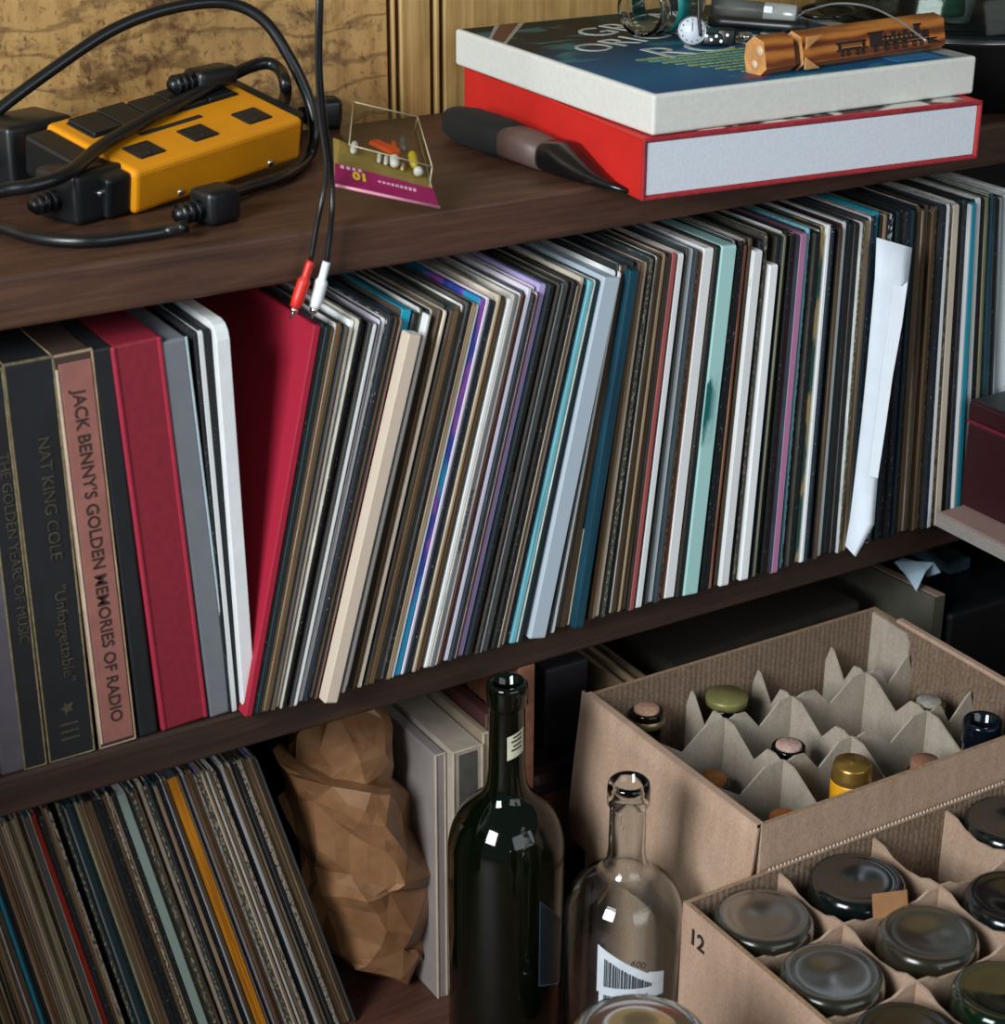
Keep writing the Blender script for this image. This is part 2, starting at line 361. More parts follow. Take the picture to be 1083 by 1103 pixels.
def row(strips, yplane, zshelf, lean_tab, dep, group, marks, where, hbase, yj=.005, special={}):
    """strips: list of windows (px0, pymid, start, [(end, code), ...]) measured on the spines; each strip becomes one sleeve"""
    recs = []
    for x0, ym, st, lst in strips:
        a = st
        for en, code in lst:
            recs.append((x0 + a/10.83, x0 + en/10.83, ym, code)); a = en
    out = []; extra = []
    for i, (xa, xb, ym, code) in enumerate(recs):
        ks = sorted(lean_tab); xm = (xa + xb)/2
        if xm <= ks[0][0]: m = ks[0][1]
        elif xm >= ks[-1][0]: m = ks[-1][1]
        else:
            for (p, q), (p2, q2) in zip(ks, ks[1:]):
                if p <= xm <= p2: m = q + (q2 - q)*(xm - p)/(p2 - p); break
        sp = special.get(code + '@%d' % round(xm), {})
        y = yplane + rnd.uniform(-yj, yj) + sp.get('dy', 0)
        L = PY(xa, ym, yplane); Rr = PY(xb, ym, yplane); L2 = PY(xa - m*60, ym - 60, yplane)
        s = (L2.x - L.x)/(L2.z - L.z); th_ = math.atan(s)
        w = (Rr.x - L.x)*math.cos(th_)*.95
        hh = (sp.get('h') or hbase + rnd.uniform(-.004, .002))
        lift = max(0, w*math.sin(th_)) + .0002
        xb_ = L.x - s*(L.z - zshelf - lift)
        out.append((xm, code, w, hh, y, xb_, lift, th_))
        if sp.get('dep'): extra.append((w, xb_, lift, th_, sp['dep'], code + '@%d' % round(xm)))
    # labels: count from the nearest marked sleeve
    mk = [(i, marks[k]) for i, o in enumerate(out) for k in [o[1] + '@%d' % round(o[0])] if k in marks]
    for i, (xm, code, w, hh, y, xb_, lift, th_) in enumerate(out):
        key = code + '@%d' % round(xm)
        word = PALK[code][3]
        if key in marks: label = marks[key][1]
        else:
            j, mm = min(mk, key=lambda q: abs(q[0] - i)); k = abs(j - i); side = 'right' if i > j else 'left'
            thin = 'thin ' if w < .003 else ('thick ' if w > .0055 else '')
            label = '%s%s sleeve, %s to the %s of the %s, %s' % (thin, word, ordinal(k), side, mm[0], where)
            if len(label.replace('-', ' ').split()) > 15: label = label.replace(thin, '', 1).replace(' the %s of' % side, ' %s of' % side)
        mbx = sleeve(code, w, hh, special.get(key, {}).get('dep', dep))
        tm = TOPM[rnd.randrange(len(TOPM))] if code not in 'WCVUwXQ' else TOPM[rnd.choice((0, 4, 4))]
        if code in 'KNnBb' and rnd.random() < .6: tm = TOPM[rnd.choice((1, 3))]
        if code in 'EYJPQXyIle': tm = spine_mat(code, 0)
        sd = spine_mat(code, 0) if code in 'IXQWCEyJYelUVwAHr' else SIDE[rnd.randrange(len(SIDE))]
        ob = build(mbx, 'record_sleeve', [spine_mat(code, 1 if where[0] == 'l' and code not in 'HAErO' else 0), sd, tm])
        ob.location = (xb_, y, zshelf + lift); ob.rotation_euler = (0, th_, 0)
        tag(ob, label, 'record', group)
        SLV[where[:6] + key] = ob
    for w, xb_, lift, th_, d_, key in extra:
        ob = build(sleeve('e', w*.8, .3135, dep - .02), 'record_sleeve', [spine_mat('e', 0), SIDE[1], spine_mat('e', 0)])
        ob.location = (xb_ + w*.12, yplane + .004, zshelf + lift); ob.rotation_euler = (0, th_, 0)
        tag(ob, 'bright cyan sleeve whose top corner shows above the wide cream sleeve', 'record', group)
    print('row', where, len(out))
SLV = {}
#@@ROWS
main = [
 (290, 520, 205, [(288, 'I'), (335, 'K'), (390, 'N'), (440, 'B'), (503, 'B'), (538, 'T'), (588, 'b'), (650, 'W'), (690, 'K'), (718, 'F'), (760, 'K'), (800, 'g'),
                  (850, 'W'), (876, 'g'), (902, 'V'), (920, 'K'), (962, 'W'), (1010, 'S')]),
 (380, 500, 35, [(85, 'n'), (130, 'K'), (165, 'T'), (190, 'R'), (345, 'C'), (395, 'K'), (412, 'N'), (450, 'F'), (490, 'W'), (530, 'n'), (570, 'C'), (603, 'B'), (635, 'F'),
                 (676, 'C'), (710, 'K'), (758, 'b'), (815, 'B'), (870, 'B'), (900, 'g'), (958, 'K'), (985, 'T')]),
 (470, 480, 20, [(75, 'T'), (112, 'W'), (188, 'J'), (226, 'V'), (285, 'n'), (311, 'C'), (345, 'T'), (395, 'B'), (440, 'B'), (490, 'W'), (545, 'G'), (580, 'W'), (620, 'R'), (668, 'M'),
                 (715, 'V'), (738, 'K'), (770, 'U'), (800, 'D'), (890, 'l'), (950, 'K'), (1000, 'K'), (1036, 'W')]),
 (560, 460, 62, [(100, 'K'), (131, 'W'), (190, 'g'), (235, 'K'), (290, 'K'), (328, 'b'), (385, 'C'), (430, 'n'), (490, 'Y'), (535, 'N'), (578, 'K'), (770, 'X'), (800, 'n'), (832, 'W'),
                 (870, 'g'), (960, 'b'), (1010, 'K')]),
 (650, 440, 10, [(120, 'y'), (150, 'K'), (186, 'b'), (230, 'B'), (272, 'T'), (322, 'C'), (360, 'F'), (415, 'K'), (452, 'b'), (490, 'B'), (522, 'T'), (580, 'b'), (632, 'p'), (657, 'D'),
                 (725, 'W'), (765, 'K'), (800, 'g'), (868, 'w'), (900, 'g'), (932, 'F'), (965, 'b')]),
 (740, 420, -10, [(28, 'R'), (145, 'W'), (200, 'K'), (370, 'Q'), (396, 'G'), (440, 'K'), (482, 'K'), (512, 'R'), (543, 'T'), (590, 'b'), (690, 'W'), (745, 'n'), (775, 'F'), (806, 'B'),
                  (900, 'W'), (950, 'K'), (978, 'O'), (1020, 'K')]),
 (830, 400, 45, [(90, 'K'), (130, 'K'), (166, 'D'), (240, 'P'), (286, 'n'), (316, 'Y'), (372, 'S'), (430, 'K'), (478, 'W'), (522, 'L'), (560, 'W'), (590, 'n'), (612, 'V'), (655, 'K'),
                 (700, 'b'), (726, 'D'), (768, 'W'), (812, 'N'), (866, 'K'), (920, 'K'), (950, 'F'), (968, 'K'), (1020, 'T'), (1042, 'K'), (1066, 'W')]),
 (920, 380, 104, [(150, 'n'), (210, 'e'), (250, 'T'), (300, 'K'), (350, 'S'), (400, 'K'), (440, 'N'), (500, 'K'), (560, 'n'), (590, 'N'), (630, 'K'), (666, 'K'), (700, 'B'), (730, 'B'), (765, 'b'), (800, 'b'), (832, 'B'), (862, 'b'),
                  (900, 'F'), (950, 'n'), (992, 'W'), (1028, 'F')]),
 (983, 330, 352, [(388, 'b'), (460, 'C'), (500, 'N'), (540, 'K'), (580, 'n'), (607, 'W'), (656, 'E'), (694, 'N'), (746, 'W'), (790, 'K'), (830, 'O'), (880, 'n'), (925, 'M'), (960, 'K'), (1012, 'G'), (1120, 'w'), (1170, 'W')]),
]
lean_main = [(305, -.172), (330, -.185), (388, -.225), (470, -.23), (560, -.225), (615, -.215), (640, -.18), (660, -.150), (705, -.122), (772, -.109), (846, -.087), (950, -.07), (1037, -.056), (1085, -.03)]
marks_main = {'I@313': ('crimson sleeve', 'bright crimson sleeve leaning at the left end of the record row'),
 'C@405': ('wide cream sleeve', 'wide cream sleeve standing lower than its neighbours in the record row'),
 'J@484': ('blue and purple sleeve', 'blue and purple patterned sleeve leaning in the middle shelf row'),
 'Y@602': ('light cyan sleeve', 'light cyan sleeve just left of the wide pale blue-grey one'),
 'X@622': ('wide blue-grey sleeve', 'widest pale blue-grey sleeve of the middle shelf row'),
 'p@706': ('salmon sleeve', 'worn salmon pink sleeve in the middle of the shelf row'),
 'Q@766': ('mint green sleeve', 'wide mint green sleeve with a dark teal stain'),
 'P@849': ('pink sleeve', 'bright pink sleeve in the right half of the shelf row'),
 'e@937': ('white envelope', 'bright cyan sleeve right behind the protruding white envelope'),
 'E@1041': ('bright teal sleeve', 'bright teal sleeve near the maroon box at the right end')}
special_main = {'C@405': dict(dy=-.012, h=.300, dep=.012), 'Q@766': dict(dy=-.004, h=.312), 'X@622': dict(dy=-.004, h=.309), 'W@819': dict(h=.288, dy=-.003), 'W@799': dict(h=.303, dy=-.003),
 'e@937': dict(h=.316), 'J@484': dict(dy=-.005), 'Y@602': dict(dy=-.005), 'P@849': dict(dy=-.004), 'p@706': dict(dy=-.004), 'E@1041': dict(dy=-.004), 'y@656': dict(dy=-.003), 'I@313': dict(dy=.0, h=.313)}
row(main, 1.216, T2, lean_main, .285, 'record sleeves leaning on the middle shelf', marks_main, 'middle shelf', .3125, .004, special_main)

low = [
 (0, 980, -470, [(-430, 'K'), (-395, 'T'), (-360, 'b'), (-320, 'B'), (-285, 'T'), (-250, 'K'), (-210, 'O'), (-170, 'B'), (-130, 'T'), (-90, 'B'), (-60, 'W'), (-20, 'b'), (15, 'T'), (60, 'E'), (105, 'N'), (150, 'K'), (184, 'T'), (214, 'R'), (240, 'B'), (266, 'B'), (300, 'T'), (332, 'G'), (378, 'T'), (402, 'C'), (440, 'O'), (488, 'b'),
             (540, 'O'), (582, 'T'), (620, 'K'), (650, 'T'), (720, 'g'), (744, 'C'), (768, 'r'), (810, 'r'), (880, 'K'), (922, 'B'), (960, 'T'), (1000, 'Z')]),
 (90, 960, 30, [(70, 'F'), (101, 'N'), (131, 'G'), (200, 'N'), (240, 'K'), (276, 'O'), (330, 'T'), (366, 'T'), (402, 'B'), (470, 'b'), (535, 'K'), (600, 'K'), (650, 'B'), (690, 'Z'), (722, 'T'),
                (790, 'K'), (900, 'H'), (930, 'K'), (952, 'T'), (1000, 'F'), (1040, 'b')]),
 (180, 950, 65, [(120, 'C'), (155, 'F'), (190, 'g'), (230, 'K'), (280, 'T'), (350, 'n'), (376, 'W'), (396, 'b'), (432, 'T'), (560, 'A'), (580, 'G'), (622, 'K'), (660, 'U'), (692, 'B'), (722, 'R'), (770, 'B'),
                 (800, 'Z'), (850, 'F'), (876, 'C'), (902, 'T'), (922, 'b'), (950, 'W'), (975, 'T'), (1000, 'T'), (1040, 'Z')]),
 (250, 930, 282, [(320, 'W'), (352, 'B'), (382, 'T'), (410, 'C'), (450, 'K'), (492, 'K'), (545, 'Z'), (572, 'B'), (602, 'b'), (642, 'b'), (682, 'T'), (722, 'b'), (752, 'g')]),
]
lean_low = [(0, .345), (100, .35), (200, .365), (320, .38)]
marks_low = {'E@3': ('teal sleeve', 'teal sleeve at the far left of the lowest shelf'),
 'r@73': ('brick red sleeve', 'right one of two brick red sleeves on the lowest shelf'),
 'H@168': ('sage green sleeve', 'wide sage green sleeve leaning on the lowest shelf'),
 'A@226': ('golden yellow sleeve', 'golden yellow sleeve leaning on the lowest shelf'),
 'W@278': ('white sleeve', 'brightest white sleeve near the right end of the lowest row')}
marks_low['W@278'] = ('bright white sleeve', 'brightest white sleeve near the right end of the lowest row')
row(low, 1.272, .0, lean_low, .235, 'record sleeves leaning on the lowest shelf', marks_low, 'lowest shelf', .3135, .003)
#@@ENDROWS

# mint sleeve's stain, drawn as its own worn patch on the spine
stain = SLV.get('middleQ@766')
if stain:
    t = NT('mint_spine'); tc = t.coords((1, 1, 1)); z = t.n('ShaderNodeSeparateXYZ'); t.l(tc, z.inputs[0])
    nz = t.noise(t.coords((120, 1, 30)), 2, 3)
    ad = t.n('ShaderNodeMath', operation='MULTIPLY_ADD'); t.l(nz, ad.inputs[0]); ad.inputs[1].default_value = .05; t.l(z.outputs['Z'], ad.inputs[2])
    a = t.ramp(ad.outputs[0], [(.165, (0, 0, 0)), (.19, (1, 1, 1)), (.214, (1, 1, 1)), (.226, (0, 0, 0))])
    xx = t.n('ShaderNodeMath', operation='MULTIPLY_ADD'); t.l(z.outputs['X'], xx.inputs[0]); xx.inputs[1].default_value = -115; xx.inputs[2].default_value = 1.5
    cl = t.n('ShaderNodeMath', operation='MULTIPLY', use_clamp=True); t.l(xx.outputs[0], cl.inputs[0]); t.l(a, cl.inputs[1])
    t.out(t.mix(cl.outputs[0], lin('#a6d2cd'), lin('#0f5f5e')), .6, spec=.35); stain.data.materials[0] = t.m

# white envelope slipped in front of the sleeves, bent at the bottom
M_env = plain('envelope_paper', '#d3dde6', .7, var=.04, bump=.1)
ev = thing('paper_envelope', 'white paper envelope sticking out between the record sleeves, bent at its bottom', 'envelope', PY(920, 590, 1.19))
Lp = [(945, 256), (943, 300), (939, 345), (934, 400), (929, 450), (922, 510), (916, 560), (911, 588)]
Rp = [(983, 267), (978, 310), (972, 350), (962, 405), (955, 455), (946, 515), (942, 565), (922, 600)]
rowsL = []
for i, (a, b) in enumerate(zip(Lp, Rp)):
    ya = 1.205 - .004*max(0, i - 5); yb = 1.192 - .006*max(0, i - 5)
    rowsL.append([PY(a[0] + (b[0]-a[0])*k/4, a[1] + (b[1]-a[1])*k/4, ya + (yb-ya)*k/4 - .002*math.sin(k/4*PI)) for k in range(5)])
mb = MB(); mb.sheet(rowsL, .0009, (.2, 1, 0)); build(mb, 'sheet', M_env, ev)
fl = [[PY(a[0] + (b[0]-a[0])*t_, a[1] + (b[1]-a[1])*t_ - (6 if i == 0 and t_ > .9 else 0), 1.205 - .013*t_ - .0030) for t_ in (.58, .72, .86, 1.0)] for i, (a, b) in enumerate(list(zip(Lp, Rp))[1:6])]
mb = MB(); mb.sheet(fl, .0008, (.2, 1, 0), smooth=False); build(mb, 'folded_flap', plain('envelope_flap', '#dbe3ea', .7, var=.03), ev)

# titles on two spines
def spine_text(key, txt, z, size, mat, flip=1):
    ob = SLV.get('middle' + key)
    if not ob: return
    w = max(v.co.x for v in ob.data.vertices)
    M = frame((w*.5 - size*.34, -.0003, z), (0, 0, 1), (-1, 0, 0))
    M = frame((w*.5 + size*.34, -.0004, z), (0, 0, 1), (-1, 0, 0))
    o = lettering(txt, size, M, mat, 'title_lettering', None, .0001)
    o.parent = ob; o.location = (0, 0, 0)
M_ink = plain('black_ink', '#1c1a18', .6); M_inkw = plain('white_ink', '#c9cdcd', .6)
for k in SLV:
    if k.startswith('middleK@559') or k.startswith('middleK@560'): spine_text(k[6:], 'ROD STARR  •  BLONDES', .11, .0042, M_inkw)
    if k.startswith('middleG@517') or k.startswith('middleG@518'): spine_text(k[6:], 'LADY AND SINGLE LOVE ME', .10, .0042, M_ink)

# ================================================================== BOXED SETS AT THE LEFT OF THE MIDDLE SHELF
def slab(px0, px1, py, y0, z0, h, dep, lean_px, yaw=0):
    """corner and matrix of an upright box whose front lies between two pixels on row py"""
    L = PY(px0, py, y0); Rr = PY(px1, py, y0); L2 = PY(px0 - lean_px*60, py - 60, y0)
    th = math.atan((L2.x - L.x)/(L2.z - L.z)); w = (Rr.x - L.x)*math.cos(th)*.985
    lift = max(0, w*math.sin(th)) + .0002
    x = L.x - math.tan(th)*(L.z - z0 - lift)
    M = Matrix.Translation((x, y0, z0 + lift)) @ Matrix.Rotation(th, 4, 'Y') @ Matrix.Rotation(yaw, 4, 'Z')
    return M, w
M_blackcloth = plain('black_board', '#12161a', .6, var=.3, scale=30)
M_gold = plain('worn_gold', '#6d6248', .6, var=.4, scale=120); M_gilt = plain('dim_gilt', '#3f392b', .6, var=.5, scale=200)
def boxed(name, label, px0, px1, py, h, m, mats, lean, edge=True, dep=.28, y0=1.230):
    M, w = slab(px0, px1, py, y0, T2, h, dep, lean)
    o = thing(name, label, 'boxed set', M @ Vector((w/2, 0, 0)), 'boxed sets and binders at the left of the middle shelf')
    mb = MB(); mb.rbox((0, 0, 0), (w, dep, h), .0022, 2, 0, M); build(mb, 'slipcase', mats[0], o)
    if edge:
        mb = MB(); e = .0013
        mb.rbox((-.0002, -.0005, 0), (e, .0015, h), .0004, 1, 0, M); mb.rbox((w - e, -.0005, 0), (w + .0002, .0015, h), .0004, 1, 0, M)
        mb.rbox((0, -.0005, h - e), (w, .0025, h + .0003), .0004, 1, 0, M); mb.rbox((0, -.0005, -.0), (w, .0015, e), .0004, 1, 0, M)
        mb.rbox((0, 0, h - .0008), (e, dep*.9, h + .0004), .0004, 1, 0, M)
        build(mb, 'worn_edge', mats[1], o)
    return o, M, w
o, M, w = boxed('record_album', 'violet-grey album spine at the far left end of the middle shelf', -14, 15, 700, .30, 0, [plain('violet_board', '#514c54', .6)], .115, False)
o, M, w = boxed('boxed_set', 'black boxed set with faint gilt lettering, between violet-grey and gilt-edged black spines', -3, 24, 580, .31, 0, [M_blackcloth, M_gold], .118)
lettering('THE GOLDEN YEARS OF MUSIC', .0105, M @ frame((w*.42, -.0008, .25), (0, 0, -1), (1, 0, 0)), M_gilt, 'gilt_lettering', o, .0001)
o, M, w = boxed('boxed_set', 'wide black boxed set lettered NAT KING COLE with gilt worn edges', 25, 79, 580, .312, 0, [M_blackcloth, M_gold], .118)
lettering('NAT KING COLE', .0125, M @ frame((w*.50, -.0009, .256), (0, 0, -1), (1, 0, 0)), M_gilt, 'gilt_lettering', o, .0001)
lettering('"Unforgettable"', .0125, M @ frame((w*.50, -.0009, .142), (0, 0, -1), (1, 0, 0)), M_gilt, 'gilt_lettering', o, .0001)
mb = MB()
for k in range(3): mb.box((w*.3, -.0007, .028 - .006*k), (w*.7, 0, .0295 - .006*k), 0, M)
mb.prism([(w*.5 + .006*math.cos(a*PI/5)*(1 if a % 2 else .45), .042 + .006*math.sin(a*PI/5)*(1 if a % 2 else .45)) for a in range(10)], 0, .0007, 0, M @ frame((0, 0, 0), (1, 0, 0), (0, 0, 1)))
build(mb, 'gilt_ornament', M_gilt, o)
o, M, w = boxed('boxed_set', "dull pink boxed set lettered JACK BENNY'S GOLDEN MEMORIES OF RADIO", 80, 123, 580, .312, 0, [plain('brown_case', '#3a2a22', .7), plain('tan_edge', '#9c8468', .8, var=.3)], .122)
mb = MB(); mb.rbox((w*.12, -.0009, .004), (w*.93, .001, .3055), .0005, 1, 0, M); build(mb, 'pink_spine_panel', plain('dusty_pink', '#8d5b51', .65, var=.15, scale=40), o)
mb = MB(); mb.rbox((w*.03, -.0012, .004), (w*.10, .001, .302), .0005, 1, 0, M); build(mb, 'pale_hinge', plain('pale_hinge', '#b9a592', .7), o)
lettering("JACK BENNY'S GOLDEN MEMORIES OF RADIO", .0128, M @ frame((w*.38, -.0012, .285), (0, 0, -1), (1, 0, 0)), plain('brown_ink', '#33201c', .7), 'title_lettering', o, .0001, spacing=1.0, bold=.0002)
o, M, w = boxed('boxed_set', 'narrow plain black boxed set between the pink set and the crimson binder', 124, 146, 580, .312, 0, [M_blackcloth], .125, False)
o, M, w = boxed('binder', 'wide crimson cloth binder standing among the boxed sets', 147, 200, 580, .312, 0, [plain('crimson_cloth', '#7c1729', .62, var=.12, scale=150, bump=.2)], .135, False)
mb = MB(); mb.rbox((-.0005, -.0012, .001), (.0035, .27, .3115), .0015, 2, 0, M); mb.rbox((w - .003, -.0012, .001), (w + .0002, .27, .3115), .001, 2, 0, M)
build(mb, 'cover_board', plain('crimson_edge', '#9a2239', .55, var=.1, scale=150), o)
o, M, w = boxed('boxed_set', 'smooth grey boxed set right of the crimson binder', 201, 228, 580, .309, 0, [plain('grey_board', '#6c7076', .55, var=.06)], .13, False)
mb = MB(); mb.rbox((w - .0012, -.0008, 0), (w + .0004, .001, .309), .0004, 1, 0, M); build(mb, 'pale_edge', plain('pale_blue_edge', '#9fb0b6', .6), o)
for a, b, nm, cc, sp_ in ((229.5, 233, 'thin black sleeve touching the smooth grey boxed set', 'K', 0), (233.5, 239, 'thin white sleeve between two black sleeves by the grey set', 'W', 0), (240, 248, 'black sleeve right beside the wide white album', 'K', 0)):
    M, w = slab(a, b, 580, 1.229, T2, .31, .28, .092)
    ob = build(sleeve(cc, w, .312, .28), 'record_sleeve', [spine_mat(cc, 0), SIDE[0], TOPM[1]])
    ob.matrix_world = M; tag(ob, nm, 'record', 'loose sleeves beside the boxed sets')
M, w = slab(249, 263.5, 580, 1.222, T2, .315, .28, .075)
ob = build(sleeve('W', w, .317, .285, r=.012), 'record_album', [plain('album_white', '#d8dcdd', .6, var=.05), plain('album_white', '#d8dcdd', .6), TOPM[4]])
ob.matrix_world = M; tag(ob, 'thick white album standing last before the gap left of the crimson sleeve', 'record album')

# ================================================================== POWER STRIP AND CABLES
so = Vector((.490, 1.323, -.383 + H)); aa, ro, pi_ = .333, .214, .061
su = Vector((math.cos(aa)*math.cos(pi_), math.sin(aa)*math.cos(pi_), math.sin(pi_)))
sv0 = Vector((-math.sin(aa), math.cos(aa), 0)); sn0 = su.cross(sv0).normalized()
sv = sv0*math.cos(ro) + sn0*math.sin(ro); sn = su.cross(sv)
SM = frame(so, su, sv); SL, SW, SH = .172, .101, .035
ps = thing('power_strip', 'yellow power strip with black outlets propped on its cords on the top shelf', 'power strip', so + sv*.05)
M_yel = plain('yellow_enamel', '#d2890f', .38, var=.06, scale=30, bump=.02)
mb = MB(); mb.rbox((0, 0, 0), (SL, SW, SH), .0045, 3, 0, SM); build(mb, 'housing', M_yel, ps)
for f_ in (.175, .485, .81):
    mb = MB(); cx_ = f_*SL
    mb.rbox((cx_ - .0125, .014, SH - .002), (cx_ + .0125, .036, SH + .0012), .001, 1, 0, SM)
    op = build(mb, 'outlet', M_black, ps)
    mb = MB()
    for sx in (-.0042, .0042): mb.box((cx_ + sx - .0008, .024, SH + .0011), (cx_ + sx + .0008, .032, SH + .0015), 0, SM)
    mb.lathe([(.0023, 0), (.0023, .0004)], SM @ Vector((cx_, .019, SH + .0011)), 12, 0, SM.to_3x3().to_4x4()); build(mb, 'socket_slots', M_dark, op)
mb = MB(); mb.rbox((.012, .060, SH - .002), (SL*.93, .092, SH + .001), .001, 1, 0, SM); build(mb, 'outlet_bank', M_black, ps)
for k in range(5):
    a = .015 + k*.0288
    mb = MB(); mb.rbox((a, .062, SH - .002), (a + .0265, .093 + .002*(k % 2), SH + .003), .0012, 2, 0, SM); build(mb, 'outlet_cover', M_black, ps)
mb = MB(); mb.rbox((SL*.26, .044, SH - .001), (SL*.62, .049, SH + .0008), .0006, 1, 0, SM); build(mb, 'label_groove', M_dark, ps)
mb = MB(); mb.rbox((-.022, .004, .001), (.001, SW - .004, SH - .002), .003, 2, 0, SM); build(mb, 'end_cap', M_black, ps)
mb = MB(); mb.rbox((SL - .001, .012, .001), (SL + .014, SW - .006, SH - .003), .003, 2, 0, SM); build(mb, 'end_cap', M_black, ps)
for f_, zz in ((.26, .007), (.80, .006)):
    mb = MB(); mb.lathe([(.003, -.001), (.003, .001), (.0015, .0018), (0, .002)], SM @ Vector((f_*SL, 0, zz)), 14, 0, SM.to_3x3().to_4x4() @ Matrix.Rotation(PI/2, 4, 'X'))
    build(mb, 'screw', M_screw, ps)
# plug adapters at the left end
za = -.383 + H
def plug(name, label, c, ax, size, blades=True, screw=False):
    o = thing(name, label, 'plug', c)
    M = frame(c, ax, (-ax[1], ax[0], 0)); L_, W_, H_ = size
    mb = MB(); mb.rbox((0, -W_/2, 0), (L_, W_/2, H_), .005, 3, 0, M, True); build(mb, 'plug_body', M_black, o)
    mb = MB(); mb.tube([M @ Vector((-.022, 0, H_*.45)), M @ Vector((.002, 0, H_*.45))], lambda t_: .0048 + .003*t_, 14, sub=1)
    for k in range(3): mb.tube([M @ Vector((-.018 + k*.006, 0, H_*.45)), M @ Vector((-.0155 + k*.006, 0, H_*.45))], .0078, 14, sub=1)
    build(mb, 'strain_relief', M_rubber, o)
    if screw:
        mb = MB(); mb.lathe([(.0028, 0), (.0028, .001), (0, .0016)], M @ Vector((L_*.4, -W_/2 - .0006, H_*.55)), 12, 0, M.to_3x3().to_4x4() @ Matrix.Rotation(PI/2, 4, 'X')); build(mb, 'screw', M_screw, o)
    if blades:
        mb = MB(); mb.box((L_ - .001, -.007, H_*.4), (L_ + .014, -.0055, H_*.4 + .006), 0, M); mb.box((L_ - .001, .0055, H_*.4), (L_ + .014, .007, H_*.4 + .006), 0, M); build(mb, 'blades', M_screw, o)
    return o
plug('plug_adapter', 'large black plug adapter with a bright screw at the front left of the power strip', PZ(62, 240, za), (.93, .36, 0), (.055, .045, .038), False, True)
plug('plug_adapter', 'black plug adapter behind the screwed one at the shelf edge of the frame', PZ(-6, 205, za), (.95, .3, 0), (.062, .05, .052), False, True)
plug('cord_plug', 'small black cord plug lying in front of the yellow power strip', PZ(216, 243, za), (.93, .30, 0), (.030, .026, .026), False)
plug('cord_plug', 'black cord plug behind the right end of the power strip', PZ(330, 138, za), (.95, -.2, 0), (.030, .030, .026), False)
plug('plug_adapter', 'black plug adapter plugged in at the back right corner of the power strip', SM @ Vector((.128, .080, SH + .0035)), (.94, .33, 0), (.040, .024, .016), False)
# heavy cables
def on_top(px, py, lift): return PN(px, py, so + sn*(SH + lift), sn)
mb = MB()
mb.tube([PY(-60, 165, 1.47), PY(0, 117, 1.47), PY(55, 76, 1.47), PY(120, 33, 1.47), PY(180, 10, 1.465), PY(240, 3, 1.455), PY(282, 20, 1.44), PY(312, 62, 1.425), PY(333, 108, 1.415),
         PY(339, 145, 1.405), PY(330, 172, 1.40), PZ(305, 190, za + .006), PZ(265, 203, za + .006), PZ(238, 213, za + .007)], .0047, 14, sub=8)
tag(build(mb, 'power_cable', M_rubber, origin=PZ(265, 203, za)), 'thick black power cord arching over the yellow power strip', 'cord')
mb = MB()
mb.tube([PZ(-60, 225, za + .03), PZ(-5, 207, za + .035), PZ(35, 200, za + .038), on_top(72, 187, .008), on_top(110, 157, .0058), on_top(160, 128, .0058), on_top(215, 99, .0058), on_top(262, 75, .009), on_top(287, 68, .011),
         on_top(302, 76, .009), on_top(308, 95, .002), PZ(306, 112, za + .02)], .0050, 14, sub=8)
tag(build(mb, 'power_cable', M_rubber, origin=on_top(160, 128, 0)), 'black power cord lying straight across the top of the yellow strip', 'cord')
mb = MB()
mb.tube([PZ(-50, 225, za + .006), PZ(5, 246, za + .006), PZ(45, 257, za + .005), PZ(95, 260, za + .005), PZ(150, 254, za + .005), PZ(180, 249, za + .006), PZ(200, 244, za + .011)], .0046, 14, sub=8)
tag(build(mb, 'power_cable', M_rubber, origin=PZ(95, 260, za)), 'black power cord curving along the shelf edge below the plug adapters', 'cord')

# audio cable with red and white plugs hanging in front of the shelf
rc = thing('audio_cable', 'thin black audio cable with a red and a white plug hanging over the shelf edge', 'cable', PY(333, 330, 1.215))
yk = 1.216
w1 = [Vector((.655, YB - .003, 1.9)), Vector((.650, 1.47, 1.45)), Vector((.642, 1.38, 1.10)), PY(344, -80, 1.30), PY(343, 0, 1.29), PY(342, 70, 1.27), PY(346, 130, 1.245), PY(352, 180, 1.225), PY(347, 215, yk), PY(341, 245, yk), PY(335, 281, yk)]
w2 = [Vector((.661, YB - .003, 1.9)), Vector((.656, 1.475, 1.45)), Vector((.648, 1.385, 1.10)), PY(347, -80, 1.305), PY(346, 0, 1.295), PY(345, 70, 1.274), PY(350, 130, 1.25), PY(357, 180, 1.228), PY(358, 220, yk), PY(356, 250, yk), PY(352, 282, yk)]
for w_ in (w1, w2):
    mb = MB(); mb.tube(w_, .0019, 10); build(mb, 'wire', M_rubber, rc)
M_rred = plain('red_plug_plastic', '#d0281c', .4); M_rwht = plain('white_plug_plastic', '#dfe3e6', .4)
for w_, e1, mat in ((w1, (318, 331), M_rred), (w2, (339, 331), M_rwht)):
    a = w_[-1]; b = PY(e1[0], e1[1], yk)
    prof = lambda t_: .0030 if t_ < .42 else (.0047 if t_ < .86 else .0041)
    mb = MB(); n = 14; mb.tube([a.lerp(b, k/n) for k in range(n + 1)], prof, 14, sub=1); o = build(mb, 'plug_sleeve', mat, rc)
    d = (b - a).normalized(); mb = MB(); mb.tube([b, b + d*.004], .0030, 12, sub=1); mb.tube([b, b + d*.0085], .0013, 10, sub=1); build(mb, 'metal_tip', M_screw, o)

